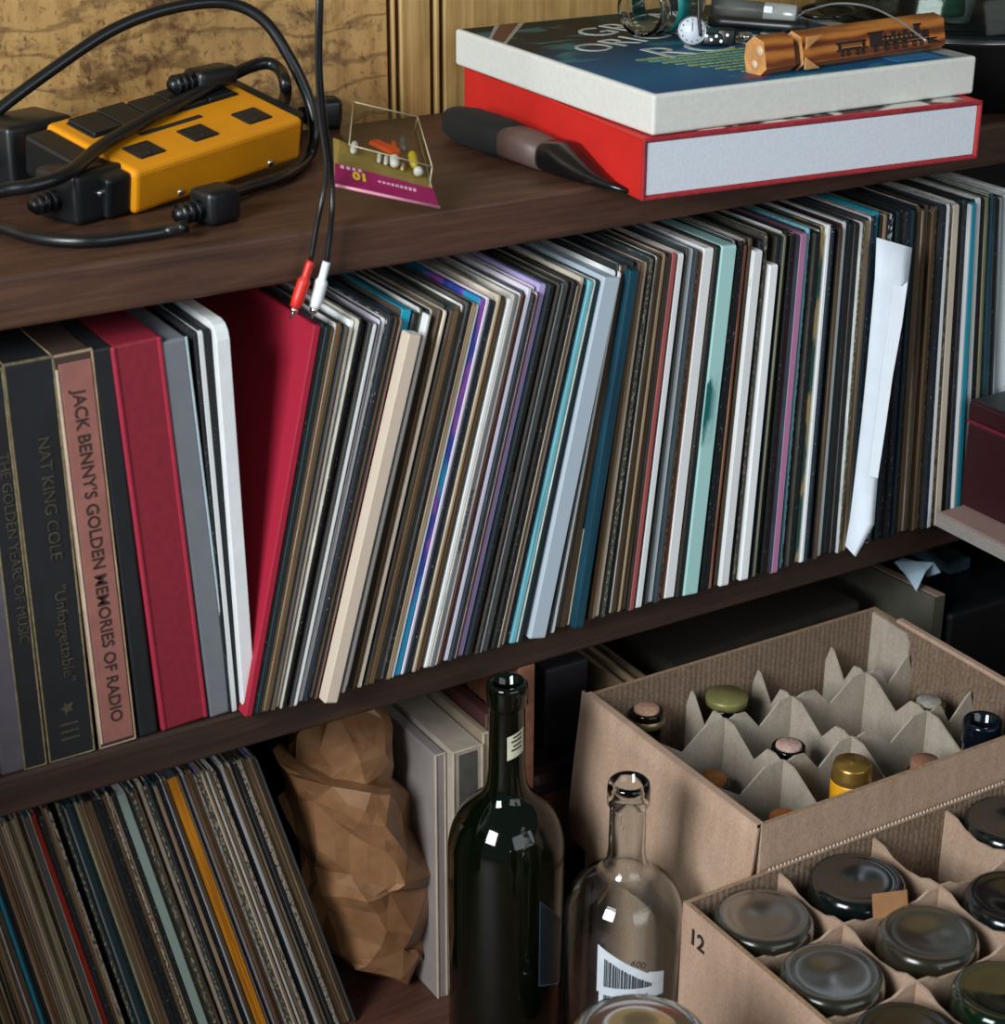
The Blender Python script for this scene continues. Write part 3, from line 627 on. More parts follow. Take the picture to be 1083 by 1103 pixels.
# ================================================================== BLISTER PACK
bo = Vector((.682, 1.213, -.376 + H)); a_, W_, L_ = -.24, .087, .079
bu = -Vector((math.cos(a_)*math.cos(-.281), math.sin(a_)*math.cos(-.281), math.sin(-.281)))
bv0 = Vector((-math.sin(a_), math.cos(a_), 0)); bn0 = bv0.cross(bu).normalized()
bv = bv0*math.cos(.464) + bn0*math.sin(.464); bx = -bu; bn = bx.cross(bv).normalized()
BM = frame(bo + bu*L_, bx, bv)       # local x along the front edge left to right, y up the card
bp = thing('blister_pack', 'clear blister pack on a magenta card lying on the shelf edge beside the cables', 'blister pack', bo + bu*.04)
M_mag = plain('magenta_print', '#8d1450', .5); 
def thin_clear(name, gloss=.10, tint='#f6f6f2', rough=.06):
    t = NT(name); t.t.nodes.remove(t.b); tr_ = t.n('ShaderNodeBsdfTransparent'); gl = t.n('ShaderNodeBsdfGlossy'); mx_ = t.n('ShaderNodeMixShader'); fr = t.n('ShaderNodeLayerWeight')
    tr_.inputs[0].default_value = lin(tint); gl.inputs['Roughness'].default_value = rough; pw = t.n('ShaderNodeMath', operation='POWER'); ml = t.n('ShaderNodeMath', operation='MULTIPLY_ADD'); pw.inputs[1].default_value = 4; ml.inputs[1].default_value = gloss*4; ml.inputs[2].default_value = gloss*.35
    t.l(fr.outputs['Facing'], pw.inputs[0]); t.l(pw.outputs[0], ml.inputs[0]); t.l(ml.outputs[0], mx_.inputs[0]); t.l(tr_.outputs[0], mx_.inputs[1]); t.l(gl.outputs[0], mx_.inputs[2])
    t.l(mx_.outputs[0], [n for n in t.t.nodes if n.type == 'OUTPUT_MATERIAL'][0].inputs['Surface']); return t.m
M_clear = thin_clear('clear_plastic', .12)
t = NT('yellowed_card'); t.out(t.ramp(t.noise(t.coords(), 40, 3), [(.3, lin('#8a7434')), (.7, lin('#a08b48'))]), .5); M_yc = t.m
mb = MB(); mb.prism([(0, 0), (L_, 0), (L_*.97, W_*.44), (.004, W_*.62)], -.0008, 0, 0, BM); build(mb, 'card', M_yc, bp)
mb = MB(); mb.prism([(-.0005, -.002), (L_ + .001, -.002), (L_*.985, .019), (.002, .024)], 0, .0006, 0, BM); cd = build(mb, 'printed_band', M_mag, bp)
mb = MB(); mb.tube([BM @ Vector((-.0005, -.002, .001)), BM @ Vector((L_ + .001, -.002, .001))], .0012, 8, sub=1); build(mb, 'front_rim', plain('pink_rim', '#d98fa6', .3), bp)
M_yi = plain('yellow_ink', '#d9c21d', .5)
lettering('10', .0115, BM @ frame((.026, .018, .0008), (-1, 0, 0), (0, -1, 0)), M_yi, 'number_lettering', cd, .0002, bold=.0004)
mb = MB()
for k in range(4): mb.box((.006 + k*.0045, .0195, .0006), (.0085 + k*.0045, .0225, .0010), 0, BM)
for k in range(9): mb.box((.034 + k*.0034, .0125 - k*.0002, .0006), (.0362 + k*.0034, .0140, .0010), 0, BM)
build(mb, 'small_print', plain('pale_pink_ink', '#d6a5b8', .5), cd)
# the clear blister itself: a raised thin shell
mb = MB(); hh = .016
lo_ = [(.004, .024), (L_*.95, .020), (L_*.90, W_*.97), (.013, W_*.97)]; hi_ = [(.008, .028), (L_*.91, .024), (L_*.86, W_*.93), (.017, W_*.93)]
vs = [BM @ Vector((x, y, .0004)) for x, y in lo_] + [BM @ Vector((x, y, hh)) for x, y in hi_]
vs += [BM @ Vector((x + (.0006 if x < .04 else -.0006), y + (.0006 if y < .05 else -.0006), .0004)) for x, y in lo_] + [BM @ Vector((x + (.0006 if x < .04 else -.0006), y + (.0006 if y < .05 else -.0006), hh - .0006)) for x, y in hi_]
fs = [(4, 5, 6, 7)] + [(i, (i+1) % 4, 4 + (i+1) % 4, 4 + i) for i in range(4)] + [(15, 14, 13, 12)] + [(12 + i, 12 + (i+1) % 4, 8 + (i+1) % 4, 8 + i) for i in range(4)]
fs += [(8 + i, 8 + (i+1) % 4, (i+1) % 4, i) for i in range(4)]
mb.add(vs, fs); build(mb, 'clear_blister', M_clear, bp)
mb = MB(); hp = [BM @ Vector((x, y, hh)) for x, y in hi_]; lp_ = [BM @ Vector((x, y, .0008)) for x, y in lo_]  # pale tubes put in as the highlights along the blister's edges
for k in range(4):
    mb.tube([hp[k], hp[(k+1) % 4]], .00045, 6, sub=1)
    if k in (1, 2): mb.tube([lp_[k], hp[k]], .00045, 6, sub=1)
mb.tube([lp_[1] + (lp_[1]-lp_[0])*.02, lp_[2] + (lp_[1]-lp_[0])*.04], .0006, 6, sub=1)
build(mb, 'edge_glint', plain('edge_glint_pale', '#b9b08e', .25), bp)
M_or = plain('orange_plastic', '#e0521c', .35); M_wh = plain('white_plastic', '#e6e8e8', .35); M_yp = plain('yellow_plastic', '#c9b326', .35)
def peg(label, x, y, ln, r, mat, ang=PI/2, nm='plastic_peg'):
    d = Vector((math.cos(ang), math.sin(ang), 0)); p = Vector((x, y, r + .0012))
    mb = MB(); mb.tube([BM @ (p + d*ln*k/8) for k in range(9)], lambda t_: r*max(.35, min(1, math.sin(PI*min(max(t_, .04), .96))*2.2)), 12, sub=1)
    tag(build(mb, nm, mat, origin=BM @ p), label, 'plastic peg', 'small pieces inside the blister pack')
peg('white peg nearest the cables inside the clear blister pack', .016, .036, .014, .0026, M_wh, 1.35)
peg('first thin white peg below the orange clip in the blister pack', .036, .033, .011, .0016, M_wh, 1.4)
peg('second thin white peg below the orange clip in the blister pack', .0412, .032, .011, .0016, M_wh, 1.4)
peg('thickest white peg under the orange clip in the blister pack', .0475, .030, .012, .0036, M_wh, 1.5)
peg('thin pale peg right of the thickest white peg in the blister pack', .054, .030, .009, .0014, plain('pale_peg', '#d9c79a', .4), 1.4)
peg('yellow peg at the right end of the blister pack', .064, .034, .018, .0034, M_yp, 1.6)
peg('white round peg below the yellow peg in the blister pack', .066, .027, .006, .0036, M_wh, 1.6)
peg('dark grey peg at the upper right inside the blister pack', .058, .052, .016, .0030, plain('dark_peg', '#4c5450', .4), 1.5)
mb = MB(); mb.prism([(.030, .052), (.047, .045), (.053, .046), (.053, .050), (.048, .052), (.036, .056)], .003, .0062, 0, BM)
mb.prism([(.047, .050), (.052, .050), (.051, .060), (.049, .060)], .003, .005, 0, BM)
tag(build(mb, 'plastic_clip', M_or, origin=BM @ Vector((.04, .05, .003))), 'flat orange plastic clip inside the clear blister pack', 'plastic clip')

# ================================================================== BLACK HANDLED TOOL BESIDE THE RED BOX
bt = thing('shoe_horn', 'black plastic shoe horn with a dull brown band lying against the red box', 'shoe horn', PZ(600, 195, za))
def station(px, py, z, hw, hh, d):      # elliptical section
    return (PZ(px, py, z), hw, hh)
def loft(mb, sts, side, seg=18):
    vs = []; n = len(sts)
    for p, hw, hh in sts:
        for k in range(seg):
            a = 2*PI*k/seg; ca, sa = math.cos(a), math.sin(a)
            ca = math.copysign(abs(ca)**.7, ca); sa = math.copysign(abs(sa)**.7, sa)
            vs.append(p + side*hw*ca + Vector((0, 0, 1))*hh*sa)
    fs = [(i*seg+k, i*seg+(k+1) % seg, (i+1)*seg+(k+1) % seg, (i+1)*seg+k) for i in range(n-1) for k in range(seg)]
    fs += [list(range(seg))[::-1], [(n-1)*seg+k for k in range(seg)]]
    return mb.add(vs, fs, 0, True)
tA = Vector((.823, 1.425, za)); tB = Vector((.826, 1.190, za)); td = (tB - tA).normalized(); ts = Vector((-td.y, td.x, 0))
ts = ts if ts.x < 0 else -ts
def tp(f, z, off=0): return tA.lerp(tB, f) + Vector((0, 0, z)) + ts*off
mb = MB(); loft(mb, [(tp(-.02, .014, .006), .006, .007), (tp(.02, .014, .006), .014, .0125), (tp(.12, .015, .008), .0185, .0145), (tp(.34, .015, .006), .0185, .0145), (tp(.42, .014, .004), .016, .0135)], ts); build(mb, 'grip', plain('black_felt', '#0b0c0c', .85), bt)
mb = MB(); loft(mb, [(tp(.40, .014, .005), .0165, .0138), (tp(.50, .0135, .002), .0165, .0133), (tp(.60, .012, 0), .0155, .0118)], ts); build(mb, 'band', plain('dull_brown_band', '#5c4944', .5), bt)
mb = MB(); loft(mb, [(tp(.585, .012, 0), .0145, .0105), (tp(.62, .0135, -.001), .0160, .0130), (tp(.68, .0135, -.002), .0165, .0128), (tp(.76, .010, -.003), .0140, .0092), (tp(.85, .0065, -.004), .0095, .0055), (tp(.92, .0042, -.006), .0055, .0032), (tp(1.0, .0035, -.008), .002, .0018)], ts); build(mb, 'blade', plain('glossy_black', '#0a0d10', .22), bt)

# ================================================================== RED BOX AND WHITE-LIDDED BOX
rA = Vector((.834, 1.170, za)); rB = Vector((1.148, 1.142, za)); rx = (rB - rA).normalized(); ry = Vector((-rx.y, rx.x, 0))
RMx = frame(rA, rx, ry); rw = (rB - rA).length; rd = .315; rh = .0475
M_red = plain('red_paper', '#c4221c', .55, var=.08, scale=30); M_redge = plain('worn_red_edge', '#8f1d2a', .7, var=.35, scale=180)
rb = thing('record_box', 'flat red record box with a white open side under the white-lidded box', 'box', rA)
e = .0032
mb = MB(); mb.rbox((0, 0, 0), (rw, rd, e), .0012, 2, 0, RMx); mb.rbox((0, 0, rh - e), (rw, rd, rh), .0012, 2, 0, RMx)
mb.rbox((0, 0, .0005), (e, rd, rh - .0005), .0012, 2, 0, RMx); mb.rbox((rw - e, 0, .0005), (rw, rd, rh - .0005), .0012, 2, 0, RMx)
build(mb, 'slipcase', M_red, rb)
mb = MB(); q = .0013
for lo_, hi_ in (((0, -.0006, rh - e), (rw, .002, rh + .0003)), ((0, -.0006, -.0), (rw, .002, e*.9)), ((-.0003, -.0006, 0), (e*.8, .002, rh)), ((rw - e*.8, -.0006, 0), (rw + .0003, .002, rh))):
    mb.rbox(lo_, hi_, .0008, 1, 0, RMx)
build(mb, 'worn_edge', M_redge, rb)
mb = MB(); mb.rbox((e + .0006, .0008, e + .0004), (rw - e - .0006, rd - .002, rh - e - .0004), .001, 2, 0, RMx); build(mb, 'white_tray', plain('tray_white', '#c9d0d8', .7, var=.05, scale=400, bump=.2), rb)
mb = MB(); mb.box((.02, .006, rh), (rw - .012, .25, rh + .0005), 0, RMx)
t = NT('printed_top'); t.out(t.ramp(t.noise(t.coords((1, 1, 1)), 22, 2), [(.42, lin('#cfcfc6')), (.48, lin('#2c3030')), (.58, lin('#5a3a34')), (.64, lin('#c9c9c0'))]), .5); build(mb, 'printed_top', t.m, rb)
lA = PZ(703, 147, za + rh + .001); lB = PZ(1049, 101, za + rh + .001); lx = (lB - lA).normalized(); ly = Vector((-lx.y, lx.x, 0))
LM = frame(lA, lx, ly); lw = (lB - lA).length; ld = .308; lh = .0305
lb = thing('lidded_box', 'flat white-sided box with a dark blue printed lid lying on the red box', 'box', lA)
mb = MB(); mb.rbox((0, 0, 0), (lw, ld, lh), .0025, 3, 0, LM); build(mb, 'white_lid', plain('lid_white', '#cfd1ca', .7, var=.05, scale=250, bump=.15), lb)
t = NT('lid_print'); g = t.n('ShaderNodeSeparateXYZ'); t.l(t.coords(), g.inputs[0])
dd = t.n('ShaderNodeMath', operation='MULTIPLY_ADD'); t.l(t.noise(t.coords(), 9, 3), dd.inputs[0]); dd.inputs[1].default_value = .09; t.l(g.outputs['Y'], dd.inputs[2])
c = t.ramp(dd.outputs[0], [(.03, lin('#0f4a78')), (.11, lin('#0f5a80')), (.18, lin('#14486a')), (.24, lin('#1e2426')), (.34, lin('#1b1a17'))])
sw = t.noise(t.coords((6, 14, 1)), 2.2, 2, .5, 1.2)
c = t.mix(t.ramp(sw, [(.56, (0, 0, 0)), (.64, (.45, .45, .45))]), c, lin('#3f8a8c'))
t.out(c, .55, spec=.2)
mb = MB(); mb.box((.004, .004, lh - .0005), (lw - .022, ld - .006, lh + .0006), 0, LM); lp = build(mb, 'printed_picture', t.m, lb)
mb = MB(); mb.box((.003, .003, lh - .0004), (lw - .003, ld - .003, lh + .0003), 0, LM); build(mb, 'lid_border', plain('lid_border', '#8d8f8a', .7), lb)
mb = MB(); zz = lh + .0006
mb.prism([(.004, .225), (.066, ld - .006), (.036, ld - .006), (.004, .255)], zz, zz + .0004, 1, LM); mb.prism([(.004, .230), (.060, ld - .006), (.041, ld - .006), (.004, .250)], zz, zz + .0006, 0, LM)
build(mb, 'ribbon_stripe', [plain('ribbon_brown', '#5a332b', .5), plain('ribbon_edge', '#9a948a', .5)], lp)
M_let = plain('silver_letters', '#aab0aa', .5); ta = .32
tx = (math.cos(ta), math.sin(ta), 0); ty = (-math.sin(ta), math.cos(ta), 0)
lettering('GREAT', .050, LM @ frame((.085, .212, zz + .0002), tx, ty), M_let, 'title_lettering', lp, .0003, bold=-.0006)
lettering('ORIGINAL', .046, LM @ frame((.045, .155, zz + .0002), tx, ty), M_let, 'title_lettering', lp, .0003, bold=-.0006)
lettering('ROCK', .062, LM @ frame((.085, .108, zz + .0002), (math.cos(.1), math.sin(.1), 0), (-math.sin(.1), math.cos(.1), 0)), M_let, 'title_lettering', lp, .0003, bold=-.0008)
for nm, cols, k0 in (('song_list', plain('yellow_green_ink', '#93a04e', .5), 0), ('song_list', plain('pale_green_ink', '#6d9d7c', .5), 1)):
    mb = MB(); r2 = random.Random(5 + k0)
    for k in range(9):
        yv = .112 - k*.0095; x = .060 + k*.006
        if k % 2 != k0: continue
        while x < .20 + .006*k:
            wd = r2.uniform(.003, .012); mb.box((x, yv, zz), (x + wd, yv + r2.uniform(.0028, .0045), zz + .0004), 0, LM); x += wd + .0022
    build(mb, nm, cols, lp)
mb = MB(); mb.box((lw - .075, .010, zz), (lw - .030, .045, zz + .0004), 0, LM); build(mb, 'blue_patch', plain('patch_blue', '#1f6f9a', .5), lp); mb = MB(); mb.box((.095, .012, zz), (.115, .022, zz + .0004), 0, LM); build(mb, 'red_patch', plain('patch_red', '#6e2f33', .5), lp)
zl = (LM @ Vector((0, 0, lh + .0007))).z

# ---- glass jar lying on its side
M_glass = glass('clear_glass', '#f2f6f4', .01, 1.48)
jc = PZ(690, 10, zl + .0240); jd = Vector((.92, .38, 0)).normalized(); JM = frame(jc, (0, 0, 1), jd.cross(Vector((0, 0, 1)))) 
JM = frame(jc, jd.cross(Vector((0, 0, 1))), (0, 0, 1)); 
if (JM.to_3x3() @ Vector((0, 0, 1))).dot(jd) < 0: JM = frame(jc, -jd.cross(Vector((0, 0, 1))), (0, 0, 1))
jr = thing('glass_jar', 'small clear glass jar with a teal band lying on its side on the lid', 'jar', jc - Vector((0, 0, .0240)))
prof = [(.0180, .0), (.0205, .0), (.0212, .002), (.0205, .004), (.0198, .006), (.0205, .010), (.0212, .013), (.0212, .052), (.0195, .056), (0, .057), (0, .0545), (.0185, .0535), (.0192, .051), (.0192, .013), (.0180, .007), (.0180, 0)]
prof = [(r*1.115, z*1.25) for r, z in prof]; R4 = JM.to_3x3().to_4x4()
mb = MB(); mb.lathe(prof, jc, 44, 0, R4, close=False); build(mb, 'glass_body', M_glass, jr)
mb = MB(); mb.lathe([(.0238, .022), (.0242, .022), (.0242, .042), (.0238, .042), (.0238, .022)], jc, 44, 0, R4, close=False); build(mb, 'teal_band', plain('teal_band', '#1c7f7c', .4), jr)
# ---- translucent tube with cap and strap
t0 = PZ(772, 8, zl + .0135); t1 = PZ(858, 17, zl + .0095); tdv = (t1 - t0).normalized()
pt = thing('pen_light', 'grey translucent pen light with a black clip lying behind the wooden whistle', 'pen light', t0 - Vector((0, 0, .01)))
mb = MB(); mb.tube([t0 - tdv*.004, t0, t0.lerp(t1, .62)], .0088, 20, sub=1); build(mb, 'tube', plain('smoky_grey', '#595c58', .25), pt)
mb = MB(); mb.tube([t0.lerp(t1, .60), t0.lerp(t1, .98), t1, t1 + tdv*.001], lambda t_: .0092 if t_ < .9 else .006, 20, sub=1); build(mb, 'end_cap', plain('pale_grey', '#8c918f', .2), pt)
mb = MB(); c0 = t0.lerp(t1, .66); mb.rbox((-.004, -.0094, .001), (.004, -.0070, .007), .0008, 1, 0, frame(c0, tdv, Vector((-tdv.y, tdv.x, 0)))); build(mb, 'bright_window', plain('bright_window', '#e8ecec', .2), pt)
mb = MB(); mb.tube([PZ(765, 22, zl + .006), PZ(812, 26, zl + .006), PZ(870, 30, zl + .006)], .0052, 14, sub=3); build(mb, 'clip', M_black, pt)
# ---- little dial with its black fitting, and a chrome ring
dc = PZ(746, 33, zl + .0125); view = (Vector((0, 0, H)) - dc).normalized(); fx = Vector((0, 0, 1)).cross(view).normalized()
DM = frame(dc, fx, view.cross(fx)).to_3x3().to_4x4()
dl = thing('dial_gauge', 'tiny round white dial with black fittings standing on the lid beside the jar', 'dial', dc - Vector((0, 0, .0125)))
mb = MB(); mb.lathe([(.0120, -.003), (.0120, .001), (.0112, .0016), (.0108, .0006)], dc, 28, 0, DM); build(mb, 'bezel', plain('bezel_grey', '#7d8486', .25, .6), dl)
mb = MB(); mb.lathe([(.0108, -.001), (.0108, .0008), (0, .0009)], dc, 28, 0, DM); fc = build(mb, 'face', plain('dial_white', '#c8d0da', .4), dl)
mb = MB()
for k in range(12):
    a = k*PI/6; p = Vector((math.cos(a)*.0088, math.sin(a)*.0088, .0010)); mb.box(p - Vector((.0005, .0005, 0)), p + Vector((.0005, .0005, .0003)), 0, Matrix.Translation(dc) @ DM)
mb.box((-.0003, -.0002, .001), (.0003, .007, .0013), 0, Matrix.Translation(dc) @ DM); build(mb, 'dial_marks', M_ink, fc)
mb = MB(); mb.rbox((.008, -.0125, -.010), (.026, -.001, .001), .003, 2, 0, Matrix.Translation(dc) @ DM, True); mb.rbox((.020, -.0125, -.008), (.036, .003, .0), .003, 2, 0, Matrix.Translation(dc) @ DM, True)
mb.tube([dc + DM @ Vector((.004, .030, .002)), dc + DM @ Vector((.005, .010, .002)), dc + DM @ Vector((.007, -.004, .002))], .0014, 8); fb = build(mb, 'black_fitting', M_black, dl)
mb = MB()
for k, (x, y) in enumerate(((.012, -.004), (.016, -.007), (.020, -.004), (.024, -.008), (.029, -.003))):
    mb.lathe([(.0014, 0), (.0014, .0006), (.0008, .0006)], Matrix.Translation(dc) @ DM @ Vector((x, y, .0012)), 10, 0, DM)
build(mb, 'white_marks', M_wh, fb)
rg = PZ(803, 40, zl + .0035); mb = MB(); mb.lathe([(.0035, -.0035), (.0055, -.0035), (.0058, 0), (.0055, .0035), (.0035, .0035), (.0035, -.0035)], rg, 24, 0, None, close=False)
tag(build(mb, 'metal_ring', M_screw, origin=rg), 'small chrome ring on the lid between the dial and the whistle', 'ring')

# ---- wooden train whistle
w0 = PZ(815, 60, zl + .0145); w1_ = PZ(1008, 33, zl + .0145)
wx = (w1_ - w0).normalized(); wl = (w1_ - w0).length
WMt = frame(w0, wx, Vector((-wx.y, wx.x, 0)))
wh = thing('wooden_whistle', 'varnished wooden train whistle printed with a black locomotive, lying on the lid', 'whistle', w0 - Vector((0, 0, .0145)))
t = NT('whistle_wood'); wv = t.n('ShaderNodeTexWave', wave_type='BANDS', bands_direction='Z'); wv.inputs['Scale'].default_value = 32; wv.inputs['Distortion'].default_value = 5; wv.inputs['Detail'].default_value = 3
wv.inputs['Detail Scale'].default_value = 1.2
t.l(t.coords((.25, 1, 1)), wv.inputs['Vector'])
M_ww = t.out(t.ramp(wv.outputs['Fac'], [(.1, lin('#6b3414')), (.5, lin('#9a5622')), (.9, lin('#b8722f'))]), .28, coat=.3)
M_wend = plain('raw_wood', '#c08a52', .6, var=.25, scale=120)
hx = .0145
sec = [(-.0125, -.0085), (-.0055, -hx), (.0105, -hx), (.0135, -.004), (.0125, .0075), (.004, hx), (-.0075, .0115)]   # (y, z) section, flat bottom
def wseg(mb, x0, x1, s0=1, s1=1, mi=0, capm=None):
    n = len(sec); vs = [WMt @ Vector((x0, y*s0, z*s0 if s0 == 1 else z)) for y, z in sec] + [WMt @ Vector((x1, y*s1, z)) for y, z in sec]
    mb.add(vs, [(i, (i+1) % n, n + (i+1) % n, n + i)[::-1] for i in range(n)], mi); mb.add(vs[:n], [list(range(n))], 1 if capm is None else capm); mb.add(vs[n:], [list(range(n))[::-1]], mi if capm is None else capm)
mb = MB(); wseg(mb, 0, .030); wseg(mb, .0385, wl); build(mb, 'whistle_body', [M_ww, M_wend], wh)
mb = MB()
for s_ in (1, -1):   # slanted pale cuts of the sound holes, above and below the dark waist
    mb.prism([(.0385, .0125*s_), (.054, .0128*s_), (.0385, .003*s_)], -.0128, -.0115, 0, WMt @ Matrix.Rotation(PI/2, 4, 'X') @ Matrix.Translation((0, 0, .0258)))
n_ = len(sec); vs = [WMt @ Vector((x, y*.72, z*.72 - .003)) for x in (.029, .040) for y, z in sec]
mb.add(vs, [(i, (i+1) % n_, n_ + (i+1) % n_, n_ + i)[::-1] for i in range(n_)], 1)
build(mb, 'sound_holes', [M_wend, plain('dark_waist', '#4a2814', .6)], wh)
mb = MB(); mb.lathe([(.0042, 0), (.0042, .0006), (0, .0007)], WMt @ Vector((-.0002, -.004, .004)), 18, 0, (WMt.to_3x3().to_4x4() @ Matrix.Rotation(-PI/2, 4, 'Y')))
mb.lathe([(.0036, 0), (.0036, .0006), (0, .0007)], WMt @ Vector((-.0002, .001, -.007)), 18, 0, (WMt.to_3x3().to_4x4() @ Matrix.Rotation(-PI/2, 4, 'Y'))); build(mb, 'pale_plugs', plain('pale_plug', '#d8b891', .5), wh)
# locomotive print on the slanted front face
pa, pb = Vector((0, -.0125, -.0085)), Vector((0, -.0075, .0115))
up_ = (pb - pa).normalized(); nn = Vector((1, 0, 0)).cross(up_)
PM = WMt @ frame(pa + Vector((0, 0, 0)) - Vector((0, 0, 0)), (1, 0, 0), up_)
PM = WMt @ Matrix.Translation(pa) @ Matrix(((1, 0, 0, 0), (0, up_.y, nn.y, 0), (0, up_.z, nn.z, 0), (0, 0, 0, 1)))
mb = MB(); zf = .0001
def rect(x0, y0, x1, y1): mb.box((x0, y0, zf), (x1, y1, zf + .0003), 0, PM)
X = wl*.38
rect(X, .0052, X + .034, .0068); rect(X, .0105, X + .032, .0125); rect(X + .002, .0068, X + .005, .0110); rect(X + .028, .0068, X + .031, .012); rect(X + .006, .0066, X + .026, .0076); rect(X + .004, .0090, X + .031, .0097)
X2 = X + .036
rect(X2, .0052, X2 + .075, .0066); rect(X2, .0066, X2 + .014, .0162); rect(X2 - .002, .0155, X2 + .016, .0172); rect(X2 + .014, .0072, X2 + .062, .0098); rect(X2 + .014, .0112, X2 + .062, .0128)
for k in range(9): rect(X2 + .016 + k*.0052, .0098, X2 + .0185 + k*.0052, .0112 + .003*(k % 3 == 0))
rect(X2 + .024, .0128, X2 + .029, .0158); rect(X2 + .037, .0128, X2 + .042, .0160); rect(X2 + .050, .0128, X2 + .056, .0182); rect(X2 + .049, .0175, X2 + .058, .0192); rect(X2 + .060, .0075, X2 + .066, .0135)
mb.prism([(X2 + .064, .0022), (X2 + .080, .0022), (X2 + .064, .0075)], zf, zf + .0003, 0, PM)
def wheel(x, y, r):
    mb.lathe([(r*.62, 0), (r, 0), (r, .0003), (r*.62, .0003), (r*.62, 0)], PM @ Vector((x, y, zf)), 18, 0, PM.to_3x3().to_4x4(), close=False)
    for k in range(3):
        a = k*PI/3; c_, s_ = math.cos(a)*r*.9, math.sin(a)*r*.9
        mb.add([PM @ Vector((x - c_ + s_*.08, y - s_ - c_*.08, zf + .0002)), PM @ Vector((x + c_ + s_*.08, y + s_ - c_*.08, zf + .0002)), PM @ Vector((x + c_ - s_*.08, y + s_ + c_*.08, zf + .0002)), PM @ Vector((x - c_ - s_*.08, y - s_ + c_*.08, zf + .0002))], [(0, 1, 2, 3)])
for x, r in ((X + .006, .0022), (X + .012, .0022), (X + .022, .0022), (X + .028, .0022), (X2 + .006, .0026), (X2 + .018, .0034), (X2 + .028, .0034), (X2 + .038, .0034), (X2 + .049, .0026), (X2 + .057, .0026)): wheel(x, .0012 + r, r)
build(mb, 'locomotive_print', plain('scorched_black', '#21130b', .6), wh)
mb = MB(); mb.tube([PZ(868, 12, zl + .022), PZ(900, 4, zl + .034), PZ(935, 7, zl + .036), PZ(968, 22, zl + .033), PZ(998, 44, zl + .024)], .0009, 8)
mb.tube([PZ(868, 12, zl + .022), PZ(860, 20, zl + .010), PZ(870, 26, zl + .0012)], .0009, 8)
tag(build(mb, 'thin_wire', plain('grey_wire', '#8b9094', .3, .5), origin=PZ(868, 12, zl)), 'thin grey wire looping over the wooden whistle', 'wire')
mb = MB(); pts_ = []
for k in range(15):
    a = k/14*2*PI*1.2; pts_.append(PZ(892 + 30*math.cos(a), 12 + 7*math.sin(a), zl + .003 + .0016*k/3))
mb.tube(pts_, .0022, 8, sub=3); tag(build(mb, 'black_cord', M_rubber, origin=PZ(892, 12, zl)), 'coiled thin black cord on the lid behind the whistle', 'cord')

# ---- round black record player with clear cover at the right
tc_ = Vector((1.335, 1.372, T1)); tr = .138
tt = thing('record_player', 'black round-edged record player under a clear cover at the right of the top shelf', 'record player', tc_)
mb = MB(); mb.lathe([(tr - .012, 0), (tr - .006, .004), (tr - .004, .055), (tr, .060), (tr + .001, .066), (tr - .003, .070), (0, .070)], tc_, 72); build(mb, 'base', plain('player_black', '#0b0f10', .35), tt)
mb = MB(); mb.lathe([(tr + .0005, .0630), (tr + .0022, .0638), (tr + .0005, .0646)], tc_, 72, close=False); build(mb, 'chrome_trim', M_screw, tt)
mb = MB(); mb.lathe([(tr - .006, .070), (tr - .004, .070), (tr - .010, .120), (tr - .03, .140), (0, .142), (0, .140), (tr - .031, .138), (tr - .012, .119), (tr - .006, .070)], tc_, 72, close=False); build(mb, 'clear_cover', thin_clear('smoked_cover', .16, '#cfd6d2', .08), tt)
mb = MB(); mb.lathe([(.115, .0705), (.115, .0725), (0, .0727)], tc_, 60); rcd = build(mb, 'turning_plate', plain('player_plate', '#15191a', .4), tt)
mb = MB(); mb.lathe([(.012, .0727), (.020, .110), (.020, .118), (0, .118)], tc_ + Vector((-.055, -.055, 0)), 30); build(mb, 'pale_spool', plain('pale_spool', '#b9bfc0', .5), tt)
mb = MB(); mb.lathe([(.0202, .080), (.0212, .085), (.0222, .108), (.0205, .109)], tc_ + Vector((-.068, -.05, 0)), 30); build(mb, 'green_spool', plain('green_spool', '#2b6a58', .5), tt)

# ================================================================== MAROON BOX ON A SIDE TABLE AT THE RIGHT
ztab = PY(1010, 551, 1.198).z; tL = PY(1010, 551, 1.198).x
st = thing('side_table', 'side table with a pinkish top and pale worn edge under the maroon box', 'table', (tL + .3, .95, 0))
M_pink = plain('pinkish_board', '#8f746c', .7, var=.12, scale=20)
mb = MB(); mb.rbox((tL, .70, ztab - .0145), (tL + .62, 1.198, ztab), .002, 2); tp_ = build(mb, 'table_top', M_pink, st)
t = NT('worn_pale_edge'); t.out(t.ramp(t.noise(t.coords((1, 300, 900)), 2, 5, .7), [(.3, lin('#6a645f')), (.6, lin('#8f8983')), (.75, lin('#aaa59f'))]), .8)
mb = MB(); mb.rbox((tL - .0012, .70, ztab - .014), (tL + .0005, 1.198, ztab - .0008), .0004, 1); build(mb, 'worn_edge', t.m, tp_)
for lx_ in (tL + .24, tL + .58):
    for ly_ in (.74, 1.13):
        mb = MB(); mb.rbox((lx_, ly_, 0), (lx_ + .03, ly_ + .03, ztab - .0146), .003); build(mb, 'leg', M_shelf, st)
mB0 = PZ(1033, 543, ztab); mtop = PY(1046, 430, mB0.y).z
mx = thing('keepsake_box', 'maroon lidded box with a dark top on the side table at the right edge', 'box', mB0)
M_mar = plain('maroon_leather', '#2c0b12', .45, var=.15, scale=120); M_mtop = plain('dark_lid_top', '#22262a', .5)
sz = mtop - ztab; mM = frame(mB0, (1, .02, 0), (-.02, 1, 0))
zs = sz*.80
